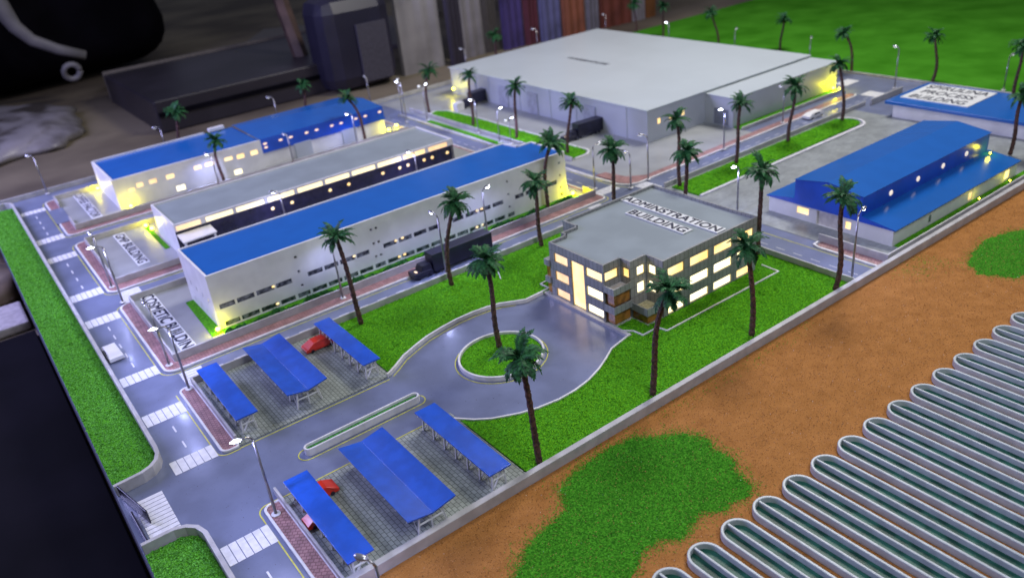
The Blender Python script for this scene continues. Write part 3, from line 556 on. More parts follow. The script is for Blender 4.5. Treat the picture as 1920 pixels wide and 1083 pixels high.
MB().quad((18.97, yc - .03, 1.205), (x1 + .05, yc - .03, 1.205), (x1 + .05, ym, 1.375), (18.97, ym, 1.375)).quad((18.97, ym, 1.375), (x1 + .05, ym, 1.375), (x1 + .05, yd + .03, 1.205), (18.97, yd + .03, 1.205)).build('upper_roof', BLUE, b)
for x_ in (20.35, 21.72, 23.06, 24.38): MB().ell((x_, yc - .01, .90), (.085, .02, .082)).build('round_window', ROUNDW, b, smooth=True)

# spirulina building
b = empty('spirulina_building', (30.6, 12, 0), 'blue slab roofed building at the right edge, behind the gabled shed', 'building')
MB().box(29.08, 7.0, .006, 31.9, 16.15, .52).build('wall', WHITE, b)
MB().box(28.96, 6.9, .50, 32.0, 16.45, .62).build('roof', BLUE, b, bevel=.01)
plate('roof_sign', 30.68, 14.95, .622, 2.16, 2.55, 'white plate lettered SPIRULINA PROCESS BUILDING on the blue slab roof', [('SPIRULINA', .90), ('PROCESS', .76), ('BUILDING', .80)], .012)

# forecourt name plates
plate('name_plate', 3.50, 33.72, .053, .38, 3.95, 'long white plate lettered COFFEE FACTOR on the back left forecourt', [('COFFEE FACTOR', .95)], .012, th=.02)
plate('name_plate', 3.66, 27.60, .053, .38, 3.45, 'long white plate lettered GMP BUILDING on the middle forecourt', [('GMP BUILDING', .93)], .022, th=.02)
plate('name_plate', 3.08, 21.40, .053, .40, 4.05, 'long white plate lettered COSMETIC BUILDIN on the front forecourt', [('COSMETIC BUILDIN', .98)], .022, th=.02)

# ------------------------------------------------------------------ carports
def carport(x0, x1, y0, y1, dbl, label):
    e = empty('carport', ((x0 + x1) / 2, (y0 + y1) / 2, .028), label, 'carport', 'blue roofed carports in the two car parks')
    xm = (x0 + x1) / 2; z = .47; q = MB(); t = .03
    if dbl:
        for a, c, za, zc in ((x0, xm, z + .06, z - .03), (xm, x1, z - .03, z + .06)):
            q.add([(a, y0, za - t), (c, y0, zc - t), (c, y1, zc - t), (a, y1, za - t), (a, y0, za), (c, y0, zc), (c, y1, zc), (a, y1, za)], [(3, 2, 1, 0), (4, 5, 6, 7), (0, 1, 5, 4), (1, 2, 6, 5), (2, 3, 7, 6), (3, 0, 4, 7)])
    else:
        q.box(x0, y0, z - t, x1, y1, z)
    q.build('roof_panel', CARP, e, bevel=.004)
    n = 7; w_ = .52 if dbl else .28; r = .021
    for i in range(n):
        y = y0 + .10 + (y1 - y0 - .2) * i / (n - 1); q = MB()
        q.tube([(xm - w_ * .55, y, .02), (xm - w_ * .42, y, z - t)], r, 4).tube([(xm + w_ * .55, y, .02), (xm + w_ * .42, y, z - t)], r, 4).tube([(xm - w_ * .5, y, .23), (xm + w_ * .5, y, .23)], r, 4).tube([(xm - w_ * .42 - .12, y, z - t - .02), (xm + w_ * .42 + .12, y, z - t - .02)], r, 4)
        if dbl: q.tube([(xm, y, .02), (xm, y, z - t - .01)], r, 4)
        else: q.tube([(xm - w_ * .5, y, .03), (xm + w_ * .45, y, .42)], r * .8, 4).tube([(xm - w_ * .42, y, .40), (xm - w_ * .42 - .10, y, .43)], r, 4)
        q.build('truss', TRUSS, e)
    q = MB()
    for s_ in (-1, 1):
        for i in range(n - 1):
            ya = y0 + .10 + (y1 - y0 - .2) * i / (n - 1); yb = y0 + .10 + (y1 - y0 - .2) * (i + 1) / (n - 1)
            q.tube([(xm + s_ * w_ * .54, ya, .04), (xm + s_ * w_ * .44, yb, z - t - .02)], .010, 4)
        q.tube([(xm + s_ * w_ * .46, y0 + .05, z - t - .02), (xm + s_ * w_ * .46, y1 - .05, z - t - .02)], r, 4)
    q.build('bracing', TRUSS, e); return e
carport(2.76, 3.24, 14.80, 17.42, 0, 'narrow blue carport nearest the brick strip in the upper car park')
carport(3.90, 4.83, 14.78, 17.48, 1, 'wide butterfly roofed blue carport in the middle of the upper car park')
carport(5.68, 6.11, 14.72, 17.38, 0, 'narrow blue carport with a bright glare beside the lawn in the upper car park')
carport(2.74, 3.22, 9.62, 12.26, 0, 'narrow blue carport nearest the brick strip in the lower car park')
carport(3.91, 4.87, 9.70, 12.34, 1, 'wide butterfly roofed blue carport in the middle of the lower car park')
carport(5.61, 6.09, 9.74, 12.36, 0, 'narrow blue carport beside the lawn in the lower car park')

# ------------------------------------------------------------------ vehicles
def car(name, loc, rz, L_, W_, H_, m, label, group=None, flat=False):
    e = empty(name, (0, 0, 0), label, 'car', group)
    prof = [(-.50, .16), (-.50, .42), (-.44, .50), (-.20, .92), (.0, 1.0), (.20, .94), (.42, .60), (.50, .50), (.50, .16)] if not flat else [(-.5, .2), (-.5, .62), (-.42, .70), (-.28, .95), (.30, 1.0), (.46, .72), (.5, .6), (.5, .2)]
    P = [(x * L_, z * H_) for x, z in prof]; n = len(P); q = MB()
    wf = lambda z: W_ / 2 * (1 - .22 * max(0, z / H_ - .5) * 2)
    q.add([(x, -wf(z), z) for x, z in P] + [(x, wf(z), z) for x, z in P], [tuple(range(n)), tuple(range(2 * n - 1, n - 1, -1))] + [(i, n + i, n + (i + 1) % n, (i + 1) % n) for i in range(n)])
    q.build('body', m, e, bevel=.008)
    for sx in (-.3, .3):
        for sy in (-1, 1): MB().tube([(sx * L_, sy * (W_ / 2 - .025), .045), (sx * L_, sy * (W_ / 2 + .004), .045)], .045, 10).build('wheel', BLACK, e)
    gl = MB()
    for sy in (-1, 1): gl.add([(-.20 * L_, sy * (wf(.6 * H_) + .003), .60 * H_), (.26 * L_, sy * (wf(.6 * H_) + .003), .62 * H_), (.14 * L_, sy * (wf(.88 * H_) + .003), .88 * H_), (-.12 * L_, sy * (wf(.88 * H_) + .003), .88 * H_)], [(0, 1, 2, 3) if sy < 0 else (3, 2, 1, 0)])
    gl.build('side_window', m if m is RED else WINDG, e)
    e.location = loc; e.rotation_euler = (0, 0, rz); return e
car('parked_car', (5.56, 16.98, .028), 0, .80, .34, .25, RED, 'whole red car nosing out from under the glaring carport near the road wall')
car('parked_car', (4.72, 15.98, .028), 0, .62, .32, .22, RED, 'red car almost hidden under the wide carport of the upper car park')
car('parked_car', (3.22, 11.95, .028), R(180), .72, .33, .24, RED, 'red car with pinkish back showing right of the narrow lower carport')
car('parked_car', (3.00, 11.35, .028), R(180), .62, .30, .22, RED, 'red car glimpsed between the white trusses of the narrow lower carport')
car('white_car', (1.52, 20.62, 0), R(92), .85, .36, .22, WHITE, 'boxy white car on the left road by the boundary wall', flat=True)
car('white_car', (27.5, 18.50, 0), R(0), .95, .36, .24, WHITE, 'small white car on the far road beside the warehouse', flat=True)
def truck(loc, rz, label, Lt=2.0, cab=True, m=BLACK):
    e = empty('box_truck', (0, 0, 0), label, 'truck')
    MB().box(.62, -.21, .10, .62 + Lt, .21, .60).build('trailer', m, e, bevel=.008)
    q = MB().prism([(0, -.18), (.04, -.19), (.60, -.19), (.60, .19), (.04, .19), (0, .18)], .05, .20)
    q.add([(.24, -.17, .20), (.60, -.17, .20), (.60, .17, .20), (.24, .17, .20), (.29, -.15, .36), (.58, -.15, .36), (.58, .15, .36), (.29, .15, .36)], [(4, 5, 6, 7), (0, 1, 5, 4), (1, 2, 6, 5), (2, 3, 7, 6), (3, 0, 4, 7)])
    q.build('cab', m, e, bevel=.01); MB().box(.6, -.12, .07, .62 + Lt, .12, .10).build('chassis', m, e)
    for x in (.14, .50, .75, Lt * .8 + .35, Lt * .8 + .52):
        for s_ in (-1, 1): MB().tube([(x, s_ * .16, .055), (x, s_ * .205, .055)], .055, 10).build('wheel', BLACK, e)
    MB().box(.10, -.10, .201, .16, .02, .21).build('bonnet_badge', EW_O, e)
    e.location = loc; e.rotation_euler = (0, 0, rz); return e
truck((9.06, 18.42, .002), 0, 'black articulated truck driving on the road in front of the long white building', 2.05)
truck((19.55, 24.30, .01), R(-3), 'black truck backed up to the warehouse wall beside the green island', 1.45)
truck((19.95, 32.30, .01), R(4), 'dark navy truck with raised box at the far left corner of the warehouse', 1.4)
MB().box(19.55, 31.95, .008, 19.95, 32.35, .38).build('crate', WHITE, loc=(19.75, 32.1, .008), bevel=.02, label='small pale box under the yellow light by the far warehouse corner', category='box')

# ------------------------------------------------------------------ pond troughs
def pond(x, label):
    e = empty('pond_trough', (x, 6.4, 0), label, 'pond', 'long parallel pond troughs on the soil'); yt = 6.46 - (x - 6.44) * .011; r = .275; yb = .2
    out = arc(x, yt - r, r, 0, 180, 14); MB().strip([(x + r, yb)] + out + [(x - r, yb)], .052, 0, .15).build('rim', PRIM, e, bevel=.014)
    MB().strip([(x, yb), (x, yt - .03)], .045, 0, .143).build('divider', PRIM, e, bevel=.012)
    MB().sheet([(x + r, yb)] + out + [(x - r, yb)], .04).build('water', POND, e)
for i in range(17):
    x = 5.66 + .7815 * i
    pond(x, ['pond trough cut off at the very bottom edge of the picture'] * (i == 0) and 'pond trough cut off at the very bottom edge of the picture' or
         f'{"second third fourth fifth sixth seventh eighth ninth tenth eleventh twelfth thirteenth fourteenth fifteenth sixteenth seventeenth".split()[i-1]} long white rimmed pond trough counted from the bottom edge')

# green patches on the soil
GP = [(4.4, 7.6), (4.9, 8.15), (5.44, 8.42), (6.0, 8.55), (6.35, 8.62), (6.55, 9.05), (6.95, 9.22), (7.5, 9.28), (8.1, 9.32), (8.6, 9.22), (8.9, 8.95), (9.35, 8.68), (9.62, 8.25), (9.45, 7.9), (9.5, 7.5), (9.25, 7.2), (9.2, 6.9), (8.95, 6.62), (8.6, 6.75), (8.3, 6.68), (8.05, 6.95), (7.7, 6.85), (7.3, 6.72), (7.05, 6.95), (6.6, 6.98), (6.2, 6.75), (5.6, 6.6), (4.9, 6.8)]
GP2 = [(18.9, 7.9), (19.3, 8.35), (19.9, 8.55), (20.8, 8.72), (21.8, 8.5), (22.6, 8.0), (22.4, 7.2), (21.2, 6.8), (20.0, 6.8), (19.2, 7.15)]
for P_, d in ((GP, 2600), (GP2, 900)):
    cx_ = sum(p[0] for p in P_) / len(P_); cy_ = sum(p[1] for p in P_) / len(P_); Q = []
    for i in range(len(P_)):
        a_, b_ = P_[i], P_[(i + 1) % len(P_)]
        for k in range(6):
            t = k / 6; x_ = a_[0] + (b_[0] - a_[0]) * t; y_ = a_[1] + (b_[1] - a_[1]) * t; r_ = rng.uniform(.88, 1.0); Q.append((cx_ + (x_ - cx_) * r_, cy_ + (y_ - cy_) * r_))
    tag(MB().sheet(Q, .0035).build('turf_patch', FLOCK3), kind='structure')
    tag(flock('soil_turf', P_, d, .022, .004, FLOCK3, tall=.4, jag=.14), kind='stuff')
    tag(flock('soil_turf', [(sum(p[0] for p in P_) / len(P_) + (x - sum(p[0] for p in P_) / len(P_)) * .97, sum(p[1] for p in P_) / len(P_) + (y - sum(p[1] for p in P_) / len(P_)) * .96) for x, y in P_], d * 2.0, .024, .004, FLOCK3, tall=.2, jag=.05), kind='stuff')
tag(flock('soil_turf', [(11.0, 9.1), (14.4, 9.2), (14.4, 9.45), (7.0, 9.46), (7.2, 9.2)], 160, .022, .004, FLOCK3, tall=.5, jag=.10), kind='stuff')
tag(flock('soil_turf', [(17.6, 8.9), (19.2, 8.4), (19.2, 9.3), (17.8, 9.45)], 260, .026, .004, FLOCK3, tall=.5, jag=.15), kind='stuff')
tag(flock('soil_grit', [(3.2, .3), (20, .3), (24, 5.6), (24, 9.42), (3.2, 9.42)], 420, .014, .003, GRAIN, tall=1.4), kind='stuff')
tag(flock('soil_glitter', [(3.2, 5.6), (24, 5.6), (24, 9.42), (3.2, 9.42)], 9, .009, .010, GLIT, tall=1.4), kind='stuff')
tag(flock('road_dust', [(1.35, 9.8), (12, 9.8), (12, 18.5), (1.35, 18.5)], 1.2, .010, .008, GLIT, tall=.6), kind='stuff')
tag(flock('road_dust', [(1.35, 9.8), (12, 9.8), (12, 18.5), (1.35, 18.5)], .8, .014, .008, HOLE, tall=.4), kind='stuff')

# ------------------------------------------------------------------ palms
def crown_mesh(seed, nf=26):
    rd = random.Random(seed); q = MB()
    for i in range(nf):
        az = i * 2.39996 + rd.uniform(-.2, .2); el = R(rd.choice((70, 45, 30, 15, 0, -15, -30)) + rd.uniform(-8, 8)); Ln = rd.uniform(.38, .49); pts = []; n = 7
        for k in range(n + 1):
            t = k / n; e2 = el - t * t * R(62); 
            if k == 0: p = Vector((0, 0, 0))
            else: p = pts[-1] + Vector((math.cos(az) * math.cos(e2), math.sin(az) * math.cos(e2), math.sin(e2))) * Ln / n
            pts.append(p)
        q.tube(pts, [.008 * (1 - .7 * k / n) for k in range(n + 1)], 3, False)
        side = Vector((-math.sin(az), math.cos(az), 0))
        for k in range(1, n + 1):
            for j in range(2):
                t = (k - .5 * j) / n; a = pts[k].lerp(pts[k - 1], .5 * j); d = (pts[k] - pts[k - 1]).normalized(); up = d.cross(side)
                ll = .128 * math.sin(math.pi * min(1, .22 + t * .72)) * rd.uniform(.8, 1.15); wd = .026
                for s_ in (-1, 1):
                    tip = a + (side * s_ * .72 + d * .62 + up * rd.uniform(-.1, .3) * -1 + Vector((0, 0, -.12))).normalized() * ll
                    m_ = a.lerp(tip, .5) + Vector((0, 0, .004))
                    q.add([a - d * wd * .5, m_ - d * wd * .8 + Vector((0, 0, .003)), tip, m_ + d * wd * .8, a + d * wd * .5], [(0, 1, 2, 3, 4)])
        q.add([pts[-1] - side * .012, pts[-1] + side * .012, pts[-1] + (pts[-1] - pts[-2]) * .8], [(0, 1, 2)])
    q.ell((0, 0, -.01), (.05, .05, .06), None, 8, 5)
    me = bpy.data.meshes.new('crown'); me.from_pydata([tuple(v) for v in q.v], [], q.f); me.update(); me.materials.append(FRONDA); return me
CROWNS = [crown_mesh(s_) for s_ in (1, 5, 9, 14)]
ir = Vector((.7957, -.5974, 0))
def palm(x, y, h, lean, label, group=None, i=0, bulge=0, sc=1.0, z=.05):
    e = empty('palm_tree', (x, y, z), label, 'palm tree', group); top = ir * lean; q = MB(); n = 26; pts = []; rad = []
    rd = random.Random(int(x * 100 + y)); wob = rd.uniform(-.05, .05)
    for k in range(n + 1):
        t = k / n; p = top * (t ** 1.6) + ir * (bulge * math.sin(math.pi * t) + wob * math.sin(2 * math.pi * t)); pts.append(Vector((p.x, p.y, (h - z) * t)))
        rad.append((.066 - .018 * t) * sc * (1.13 if k % 2 else .93))
    q.tube(pts, rad, 8); b = len(q.v)
    for k in range(4, n):       # frond stubs
        a = k * 2.4; d = Vector((math.cos(a), math.sin(a), .9)).normalized(); c = pts[k] + Vector((math.cos(a), math.sin(a), 0)) * rad[k] * .8
        q.tube([c, c + d * .03], [.016, .006], 4)
    q.v = [(a + x, b_ + y, c + z) for a, b_, c in q.v]
    q.build('trunk', TRUNK, e)
    c = bpy.data.objects.new('crown', CROWNS[i % 4]); COL.objects.link(c); c.parent = e; c.location = (top.x, top.y, h - z); c.rotation_euler = (rd.uniform(-.12, .12), rd.uniform(-.12, .12), rd.uniform(0, 6.28)); s2 = sc * rd.uniform(1.06, 1.24); c.scale = (s2, s2, s2)
PALMS = [
 (6.82, 17.18, 2.48, -.16, 'palm at the left end of the big lawn, above the glaring carport', 0), (9.62, 17.22, 2.45, .40, 'palm with pale bluish crown curving in front of the black truck', -.10), (8.64, 13.66, 2.36, -.08, 'palm growing out of the round grass island', 0),
 (6.75, 9.80, 2.44, -.15, 'palm by the front wall beside the lower car park', 0), (9.80, 9.86, 2.46, .35, 'dark leafy palm by the front wall bending in front of the lit windows', -.05), (12.98, 9.90, 2.32, -.18, 'palm by the front wall hiding the right corner of the administration building', .04),
 (16.0, 9.80, 2.50, -.02, 'palm at the right corner of the lawn in front of the blue shed', .03), (12.82, 17.29, 2.06, -.03, 'palm just left of the administration building beside the road', -.03), (14.74, 19.35, 2.22, .26, 'palm against the right end of the long white building, lit yellow from below', -.10),
 (15.75, 17.30, 2.20, 0, 'palm behind the far corner of the administration roof', 0), (16.40, 15.00, 2.42, .02, 'nearer of the two palms standing close together behind the administration roof', 0), (18.82, 17.45, 2.30, -.10, 'farther of the two palms standing close together, its crown before the warehouse corner', 0),
 (21.60, 17.42, 2.14, .10, 'palm at the near end of the narrow green strip below the roller door', 0), (24.45, 17.40, 2.08, .12, 'palm in the middle of the narrow green strip by the warehouse annex', .03), (27.60, 17.30, 2.24, -.30, 'palm at the rounded far end of the narrow green strip by the yellow glow', .05),
 (16.38, 12.40, 2.44, .02, 'palm between the administration building and the blue shed', 0), (33.98, 21.06, 1.84, -.48, 'leaning palm at the edge of the bright field behind the yellow glow', .10), (34.19, 17.40, 1.96, -.16, 'upright palm at the field edge above the spirulina sign', .1),
 (36.1, 26.5, 1.60, .1, 'palm in the field behind the warehouse annex roof', 0), (36.07, 30.56, 1.72, -.45, 'leaning palm in the field behind the middle of the warehouse roof', 0), (35.94, 34.6, 1.75, .02, 'palm beside the lit lamp behind the far warehouse edge', 0),
 (36.3, 37.2, 1.7, -.08, 'palm at the very top edge of the picture near the field corner', 0), (25.39, 36.8, 1.95, .02, 'dark palm behind the left part of the warehouse roof', 0), (18.63, 33.0, 1.98, .26, 'palm at the far end of the green island before the warehouse', -.1),
 (18.66, 29.37, 2.22, .1, 'second palm of the green island, in front of the dark truck', 0), (18.70, 26.25, 2.16, .14, 'third palm of the green island, over the brightest lamp', 0), (18.75, 23.09, 1.96, .26, 'palm at the near end of the green island before the black truck', 0),
 (14.32, 37.15, 1.75, .08, 'blurred palm behind the far blue roof of the coffee factory', 0), (8.23, 37.15, 1.95, .22, 'blurred palm behind the left half of the coffee factory', 0), (8.19, 30.15 + 1.3, 1.80, .1, 'palm in front of the left half of the coffee factory windows', -.1),
 (14.44, 31.45, 2.0, -.42, 'palm leaning left in front of the right end of the coffee factory', .1), (27.3, 11.05, 2.0, .05, 'palm cut by the right edge beside the gabled shed', 0), (33.2, 13.7, 2.1, 0, 'palm cut by the right edge at the field border', 0)]
for i, (x, y, h, le, lb, bu) in enumerate(PALMS): palm(x, y, h, le, lb, 'palm trees planted across the campus model', i, bu, 1.0 if h > 1.9 else .95)

# ------------------------------------------------------------------ street lamps
def lamp(x, y, h, d, lit, label, arm=.26, z=.04, power=26, dbl=False, lean=0):
    """d = angle (deg) the arm points to; the led and its spot light sit in the head"""
    e = empty('street_lamp', (x, y, z), label, 'street lamp', 'street lamps of the campus model'); dv = Vector((math.cos(R(d)), math.sin(R(d)), 0)); H = h - z
    def at(v): return (v[0] + x, v[1] + y, v[2] + z)
    lv = ir * lean
    q = MB().tube([at((0, 0, 0)), at(lv * .5 + Vector((0, 0, H * .5))), at(lv + Vector((0, 0, H - .06)))], [.030, .026, .022], 8); q.build('pole', METAL, e, smooth=True)
    MB().tube([at((0, 0, 0)), at((0, 0, .018)), at((0, 0, .03))], [.085, .085, .04], 14).build('base', KERB, e)
    for s_ in ((1, -1) if dbl else (1,)):
        v = dv * s_; a = MB().tube([at(lv + Vector((0, 0, H - .07))), at(lv + v * .03 + Vector((0, 0, H - .01))), at(lv + v * .09 + Vector((0, 0, H + .03))), at(lv + v * (arm * .62) + Vector((0, 0, H + .045)))], [.022, .021, .018, .016], 6).build('arm', METAL, e, smooth=True)
        M = Vector((1, 0, 0)).rotation_difference((v + Vector((0, 0, .12))).normalized()).to_matrix(); c = lv + v * (arm * .62 + .09) + Vector((0, 0, H + .045))
        hd = MB().ell(at(c), (.115, .055, .042), M, 12, 6, -10, 90).build('head', CHROME, e, smooth=True)
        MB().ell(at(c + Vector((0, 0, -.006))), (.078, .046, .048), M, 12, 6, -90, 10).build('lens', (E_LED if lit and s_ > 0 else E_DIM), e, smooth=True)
        if lit and s_ > 0:
            l = bpy.data.lights.new('led', 'SPOT'); l.energy = power; l.color = (.44, .48, 1); l.spot_size = R(155); l.spot_blend = .9; l.shadow_soft_size = .05
            o = bpy.data.objects.new('led_light', l); COL.objects.link(o); o.parent = e; o.location = c + Vector((0, 0, -.07))
    return e
LAMPS = [
 (2.42, 12.05, 1.80, 180, 1, 'tall lamp standing on the brick strip at the top of the lower car park', .30), (2.50, 17.50, 1.72, 180, 1, 'lamp at the top of the upper car park brick strip, arm over the left road', .34), (2.46, 23.60, 1.80, 180, 1, 'lamp at the corner above the cosmetic plate, leaning towards the left road', .34),
 (2.46, 18.96, 1.66, 100, 1, 'very bright lamp glaring over the cosmetic name plate', .22), (2.46, 24.95, 1.72, 100, 1, 'bright lamp beside the front corner of the middle forecourt', .22), (9.82, 17.80, 1.86, 95, 1, 'bent lamp in front of the truck between two palms', .30),
 (12.0, 18.85, 1.68, 0, 1, 'bright lamp before the right half of the long white wall', .18), (7.13, 18.85, 1.62, 90, 1, 'lamp hidden behind the palm at the left end of the lawn', .22), (16.90, 19.50, 1.52, 0, 0, 'unlit bent lamp at the crossing by the yellow glow', .30),
 (17.70, 18.60, 1.22, 90, 0, 'thin unlit lamp beside the pale palm trunk behind the administration roof', .18), (18.62, 18.70, 1.56, 120, 0, 'unlit lamp with chrome head at the red corner pavement', .24), (22.47, 18.70, 1.50, 180, 1, 'lamp glowing beside the palm before the roller door', .2),
 (18.22, 14.60, 1.50, 180, 1, 'lamp standing on the pale paving near the blue shed, lit', .2), (26.2, 18.95, 1.40, 90, 0, 'thin lamp behind the palm in the middle of the green strip', .16), (16.75, 9.85, 1.78, 10, 1, 'dark headed lamp at the right end of the front wall road', .34),
 (32.56, 18.13, 1.70, 90, 0, 'thin lamp at the far crossing before the green field', .14), (34.3, 14.57, 1.36, 0, 0, 'lamp at the field edge above the spirulina roof', .3), (17.15, 32.57, 1.86, 120, 1, 'left of the two bright lamps at the far crossroads', .2),
 (17.85, 31.9, 1.62, 20, 1, 'lamp with two heads at the far crossroads, one head lit', .24), (17.55, 33.6, 1.7, 60, 1, 'second bright lamp just right of the far crossroads', .2), (18.2, 28.3, 1.42, 120, 1, 'bright lamp low in front of the dark truck', .18),
 (17.95, 26.4, 1.40, 0, 1, 'brightest lamp beside the third palm of the island', .18), (18.15, 25.9, 1.02, 20, 1, 'short lamp with two heads in front of the green island', .22), (2.60, 36.75, 1.62, 140, 0, 'unlit lamp alone at the far left corner of the board', .22),
 (8.00, 24.62, 1.42, 150, 1, 'lamp over the near glass wall, left half of the strip lit building', .18), (13.05, 24.62, 1.36, 140, 1, 'unlit looking lamp over the right half of the strip lit building', .18), (7.85, 31.0, 1.38, 120, 1, 'bright lamp in front of the left half of the coffee factory', .2),
 (13.75, 30.8, 1.52, 130, 1, 'dazzling lamp in front of the right half of the coffee factory', .2), (10.9, 30.9, 1.36, 110, 0, 'unlit lamp in the middle before the coffee factory', .16), (12.85, 37.1, 1.50, 140, 0, 'unlit leaning lamp behind the blue coffee roof', .24),
 (7.62, 37.1, 1.42, 150, 0, 'pale unlit lamp behind the left end of the coffee roof', .2), (17.6, 36.9, 1.42, 90, 0, 'unlit lamp at the far end behind the coffee factory', .16), (34.0, 23.3, 1.30, 30, 0, 'chrome lamp behind the end of the warehouse annex', .26),
 (34.2, 27.9, 1.30, 20, 0, 'unlit lamp behind the middle of the warehouse roof, field side', .2), (34.0, 32.3, 1.35, 90, 1, 'lit lamp mirrored in the warehouse roof', .16), (33.7, 37.1, 1.5, 90, 0, 'pinkish unlit lamp at the top corner of the warehouse roof', .14),
 (28.5, 37.1, 1.65, 120, 0, 'unlit lamp behind the far warehouse edge among coloured cloths', .2), (23.6, 37.1, 1.55, 120, 0, 'unlit lamp behind the left warehouse corner', .2), (2.78, 8.42, 1.40, 120, 1, 'dark lamp cut by the bottom edge below the lower car park', .24)]
for a in LAMPS:
    x, y, h, d, lit, lb, arm = a; dbl = 'two heads' in lb
    lamp(x, y, h, d, lit, lb, arm, dbl=dbl, power=(1.2 if x < 3 else 1) * (42 if 18.8 < y < 19 and x > 5 else 130 if 17.7 < y < 17.9 else 64 if x < 17 else 50) * (1.4 if 'bright' in lb or 'dazz' in lb else 1))

# ------------------------------------------------------------------ yellow flood lights
def flood(x, y, z, label, power=9, d=(0, 0), k=1.0):
    e = empty('flood_light', (x, y, z), label, 'flood light', 'yellow flood lights at building corners')
    MB().box(x - .05, y - .03, z, x + .05, y + .03, z + .03).build('stand', BLACK, e)
    MB().ell((x, y, z + .03 + .055 * k), (.065 * k, .05 * k, .055 * k), None, 12, 6).build('bulb', E_YL, e, smooth=True)
    MB().tube([(x + .10, y, z), (x + .12, y - .02, z + .14), (x + .05, y - .03, z + .18)], .006, 5).build('bracket', BLACK, e)
    l = bpy.data.lights.new('flood', 'POINT'); l.energy = power * 2.0; l.color = (1, .86, 0); l.shadow_soft_size = .06
    o = bpy.data.objects.new('flood_glow', l); COL.objects.link(o); o.parent = e; o.location = (d[0], d[1], .17)
flood(3.93, 19.62, .06, 'yellow light at the near corner of the long white building by the hedge', 9, (0, -.06))
flood(4.56, 29.10, .06, 'yellow light at the far end of the dark green strip', 6); flood(4.64, 28.62, .06, 'yellow twin light just beside the strip lit building', 6)
flood(4.70, 31.72, .06, 'yellow light under the front corner of the coffee factory', 8, (0, -.05)); flood(4.25, 35.18, .06, 'yellow light at the back corner of the coffee forecourt', 8, (-.1, 0))
flood(15.98, 19.56, .06, 'dazzling yellow light at the right end of the long white building', 16, (.0, -.08)); flood(15.85, 19.95, .06, 'yellow light round the right end corner of the long white building', 5, (.12, 0))
flood(31.0, 19.98, .06, 'dazzling yellow light at the far end of the warehouse annex', 26, (0, -.1)); flood(21.1, 34.6, .28, 'yellow light at the far left corner of the warehouse', 9, (-.15, 0))
flood(15.80, 31.82, .06, 'yellow light at the right end of the coffee factory', 9, (0, -.08)); flood(16.35, 32.1, .06, 'small yellow light on the ground beyond the coffee factory', 4)
flood(25.45, 10.86, .61, 'added yellow bulb for the glow at the far end of the gabled shed roof', 2.0, (0, .0), .45); flood(25.0, 9.98, .06, 'small added yellow bulb tinting the grass strip behind the gabled shed', .5, k=.4); flood(23.2, 9.98, .06, 'faint added yellow bulb for the glow on the grass at the shed side window', .3, k=.4)  # bulbs added for the yellow glow around the shed, no floods stand here

# warm light spilling from the administration building windows
for x_, y_, p_ in ((10.95, 13.2, 5), (13.5, 11.72, 5), (14.8, 11.72, 5), (11.95, 12.3, 2.5)):
    pass

# ------------------------------------------------------------------ blurred workshop behind
DK = mat('black_leatherette', (.004, .0035, .006), .85, .3, .3, .1, 2, spec=.05)
TUBE = mat('grey_plastic', (.20, .19, .20), .5, .1, 1)
def lumpy(name, c, r, m, label, cat, amp=.12, f=1.0, power=.6):
    q = MB(); nu, nv = 36, 18; vs = []
    sg = lambda v, p: math.copysign(abs(v) ** p, v)
    for j in range(nv + 1):
        ph = -math.pi / 2 + math.pi * j / nv
        for i in range(nu):
            t = 2 * math.pi * i / nu; x = sg(math.cos(ph), power) * sg(math.cos(t), power); y = sg(math.cos(ph), power) * sg(math.sin(t), power); z = sg(math.sin(ph), power)
            k = 1 + amp * math.sin(3 * f * x + 2 * y + c[0]) * math.cos(4 * f * y + 3 * z + c[1])
            vs.append((c[0] + r[0] * x * k, c[1] + r[1] * y * k, c[2] + r[2] * z * k))
    q.add(vs, [(j * nu + i, j * nu + (i + 1) % nu, (j + 1) * nu + (i + 1) % nu, (j + 1) * nu + i) for j in range(nv) for i in range(nu)])
    return tag(q.build(name, m, smooth=True, loc=(c[0], c[1], c[2] - r[2])), label, cat)
bag = lumpy('shoulder_bag', (8.6, 77, 4.3), (9.0, 11, 5.8), DK, 'large black bag lying in the blurred background at the top left', 'bag', .10)
def kid(mb, name, m, par): return mb.build(name, m, par, smooth=True)
kid(MB().tube([(5.5, 63, 7.2), (5.5, 63, 6.0), (5.9, 63, 4.9), (6.2, 63, 3.9), (6.9, 63, 2.9), (8.2, 63, 2.05), (9.7, 63, 1.35)], [.9, .8, .6, .48, .40, .36, .32], 8), 'handle', TUBE, bag)
ring = [(8.5 + .50 * math.cos(t), 62.6 - .2 * math.sin(t), .55 + .50 * math.sin(t)) for t in np.linspace(0, 2 * math.pi, 17)]
kid(MB().tube(ring, .20, 6), 'ring', TUBE, bag)
lumpy('plastic_wrap', (2.6, 57.0, -1.2), (4.6, 7.0, .9), mat('crumpled_plastic', (.13, .11, .10), .35, .5, .5, .9, 1.2, col2=(.26, .24, .25)), 'crumpled translucent plastic wrap on the floor below the black bag', 'plastic wrap', .10, 2.6, .9)
SLAB = mat('dark_slab', (.026, .022, .030), .4, .3, .15); PLK = mat('beige_edge', (.15, .13, .11), .6); WOOD = mat('brown_wood', (.085, .05, .04), .6, .3, .6)
e = empty('dark_crate', (20, 52, -1.5), 'big flat dark crate on the floor behind the coffee factory', 'crate')
MB().box(9.9, 48.0, -1.5, 24.5, 60, .35).build('body', SLAB, e, bevel=.1); MB().box(10.0, 47.9, -.55, 24.4, 47.99, -.30).build('groove', DK, e); MB().box(9.9, 60.05, -1.3, 26, 60.3, .5).build('plank', PLK, e)
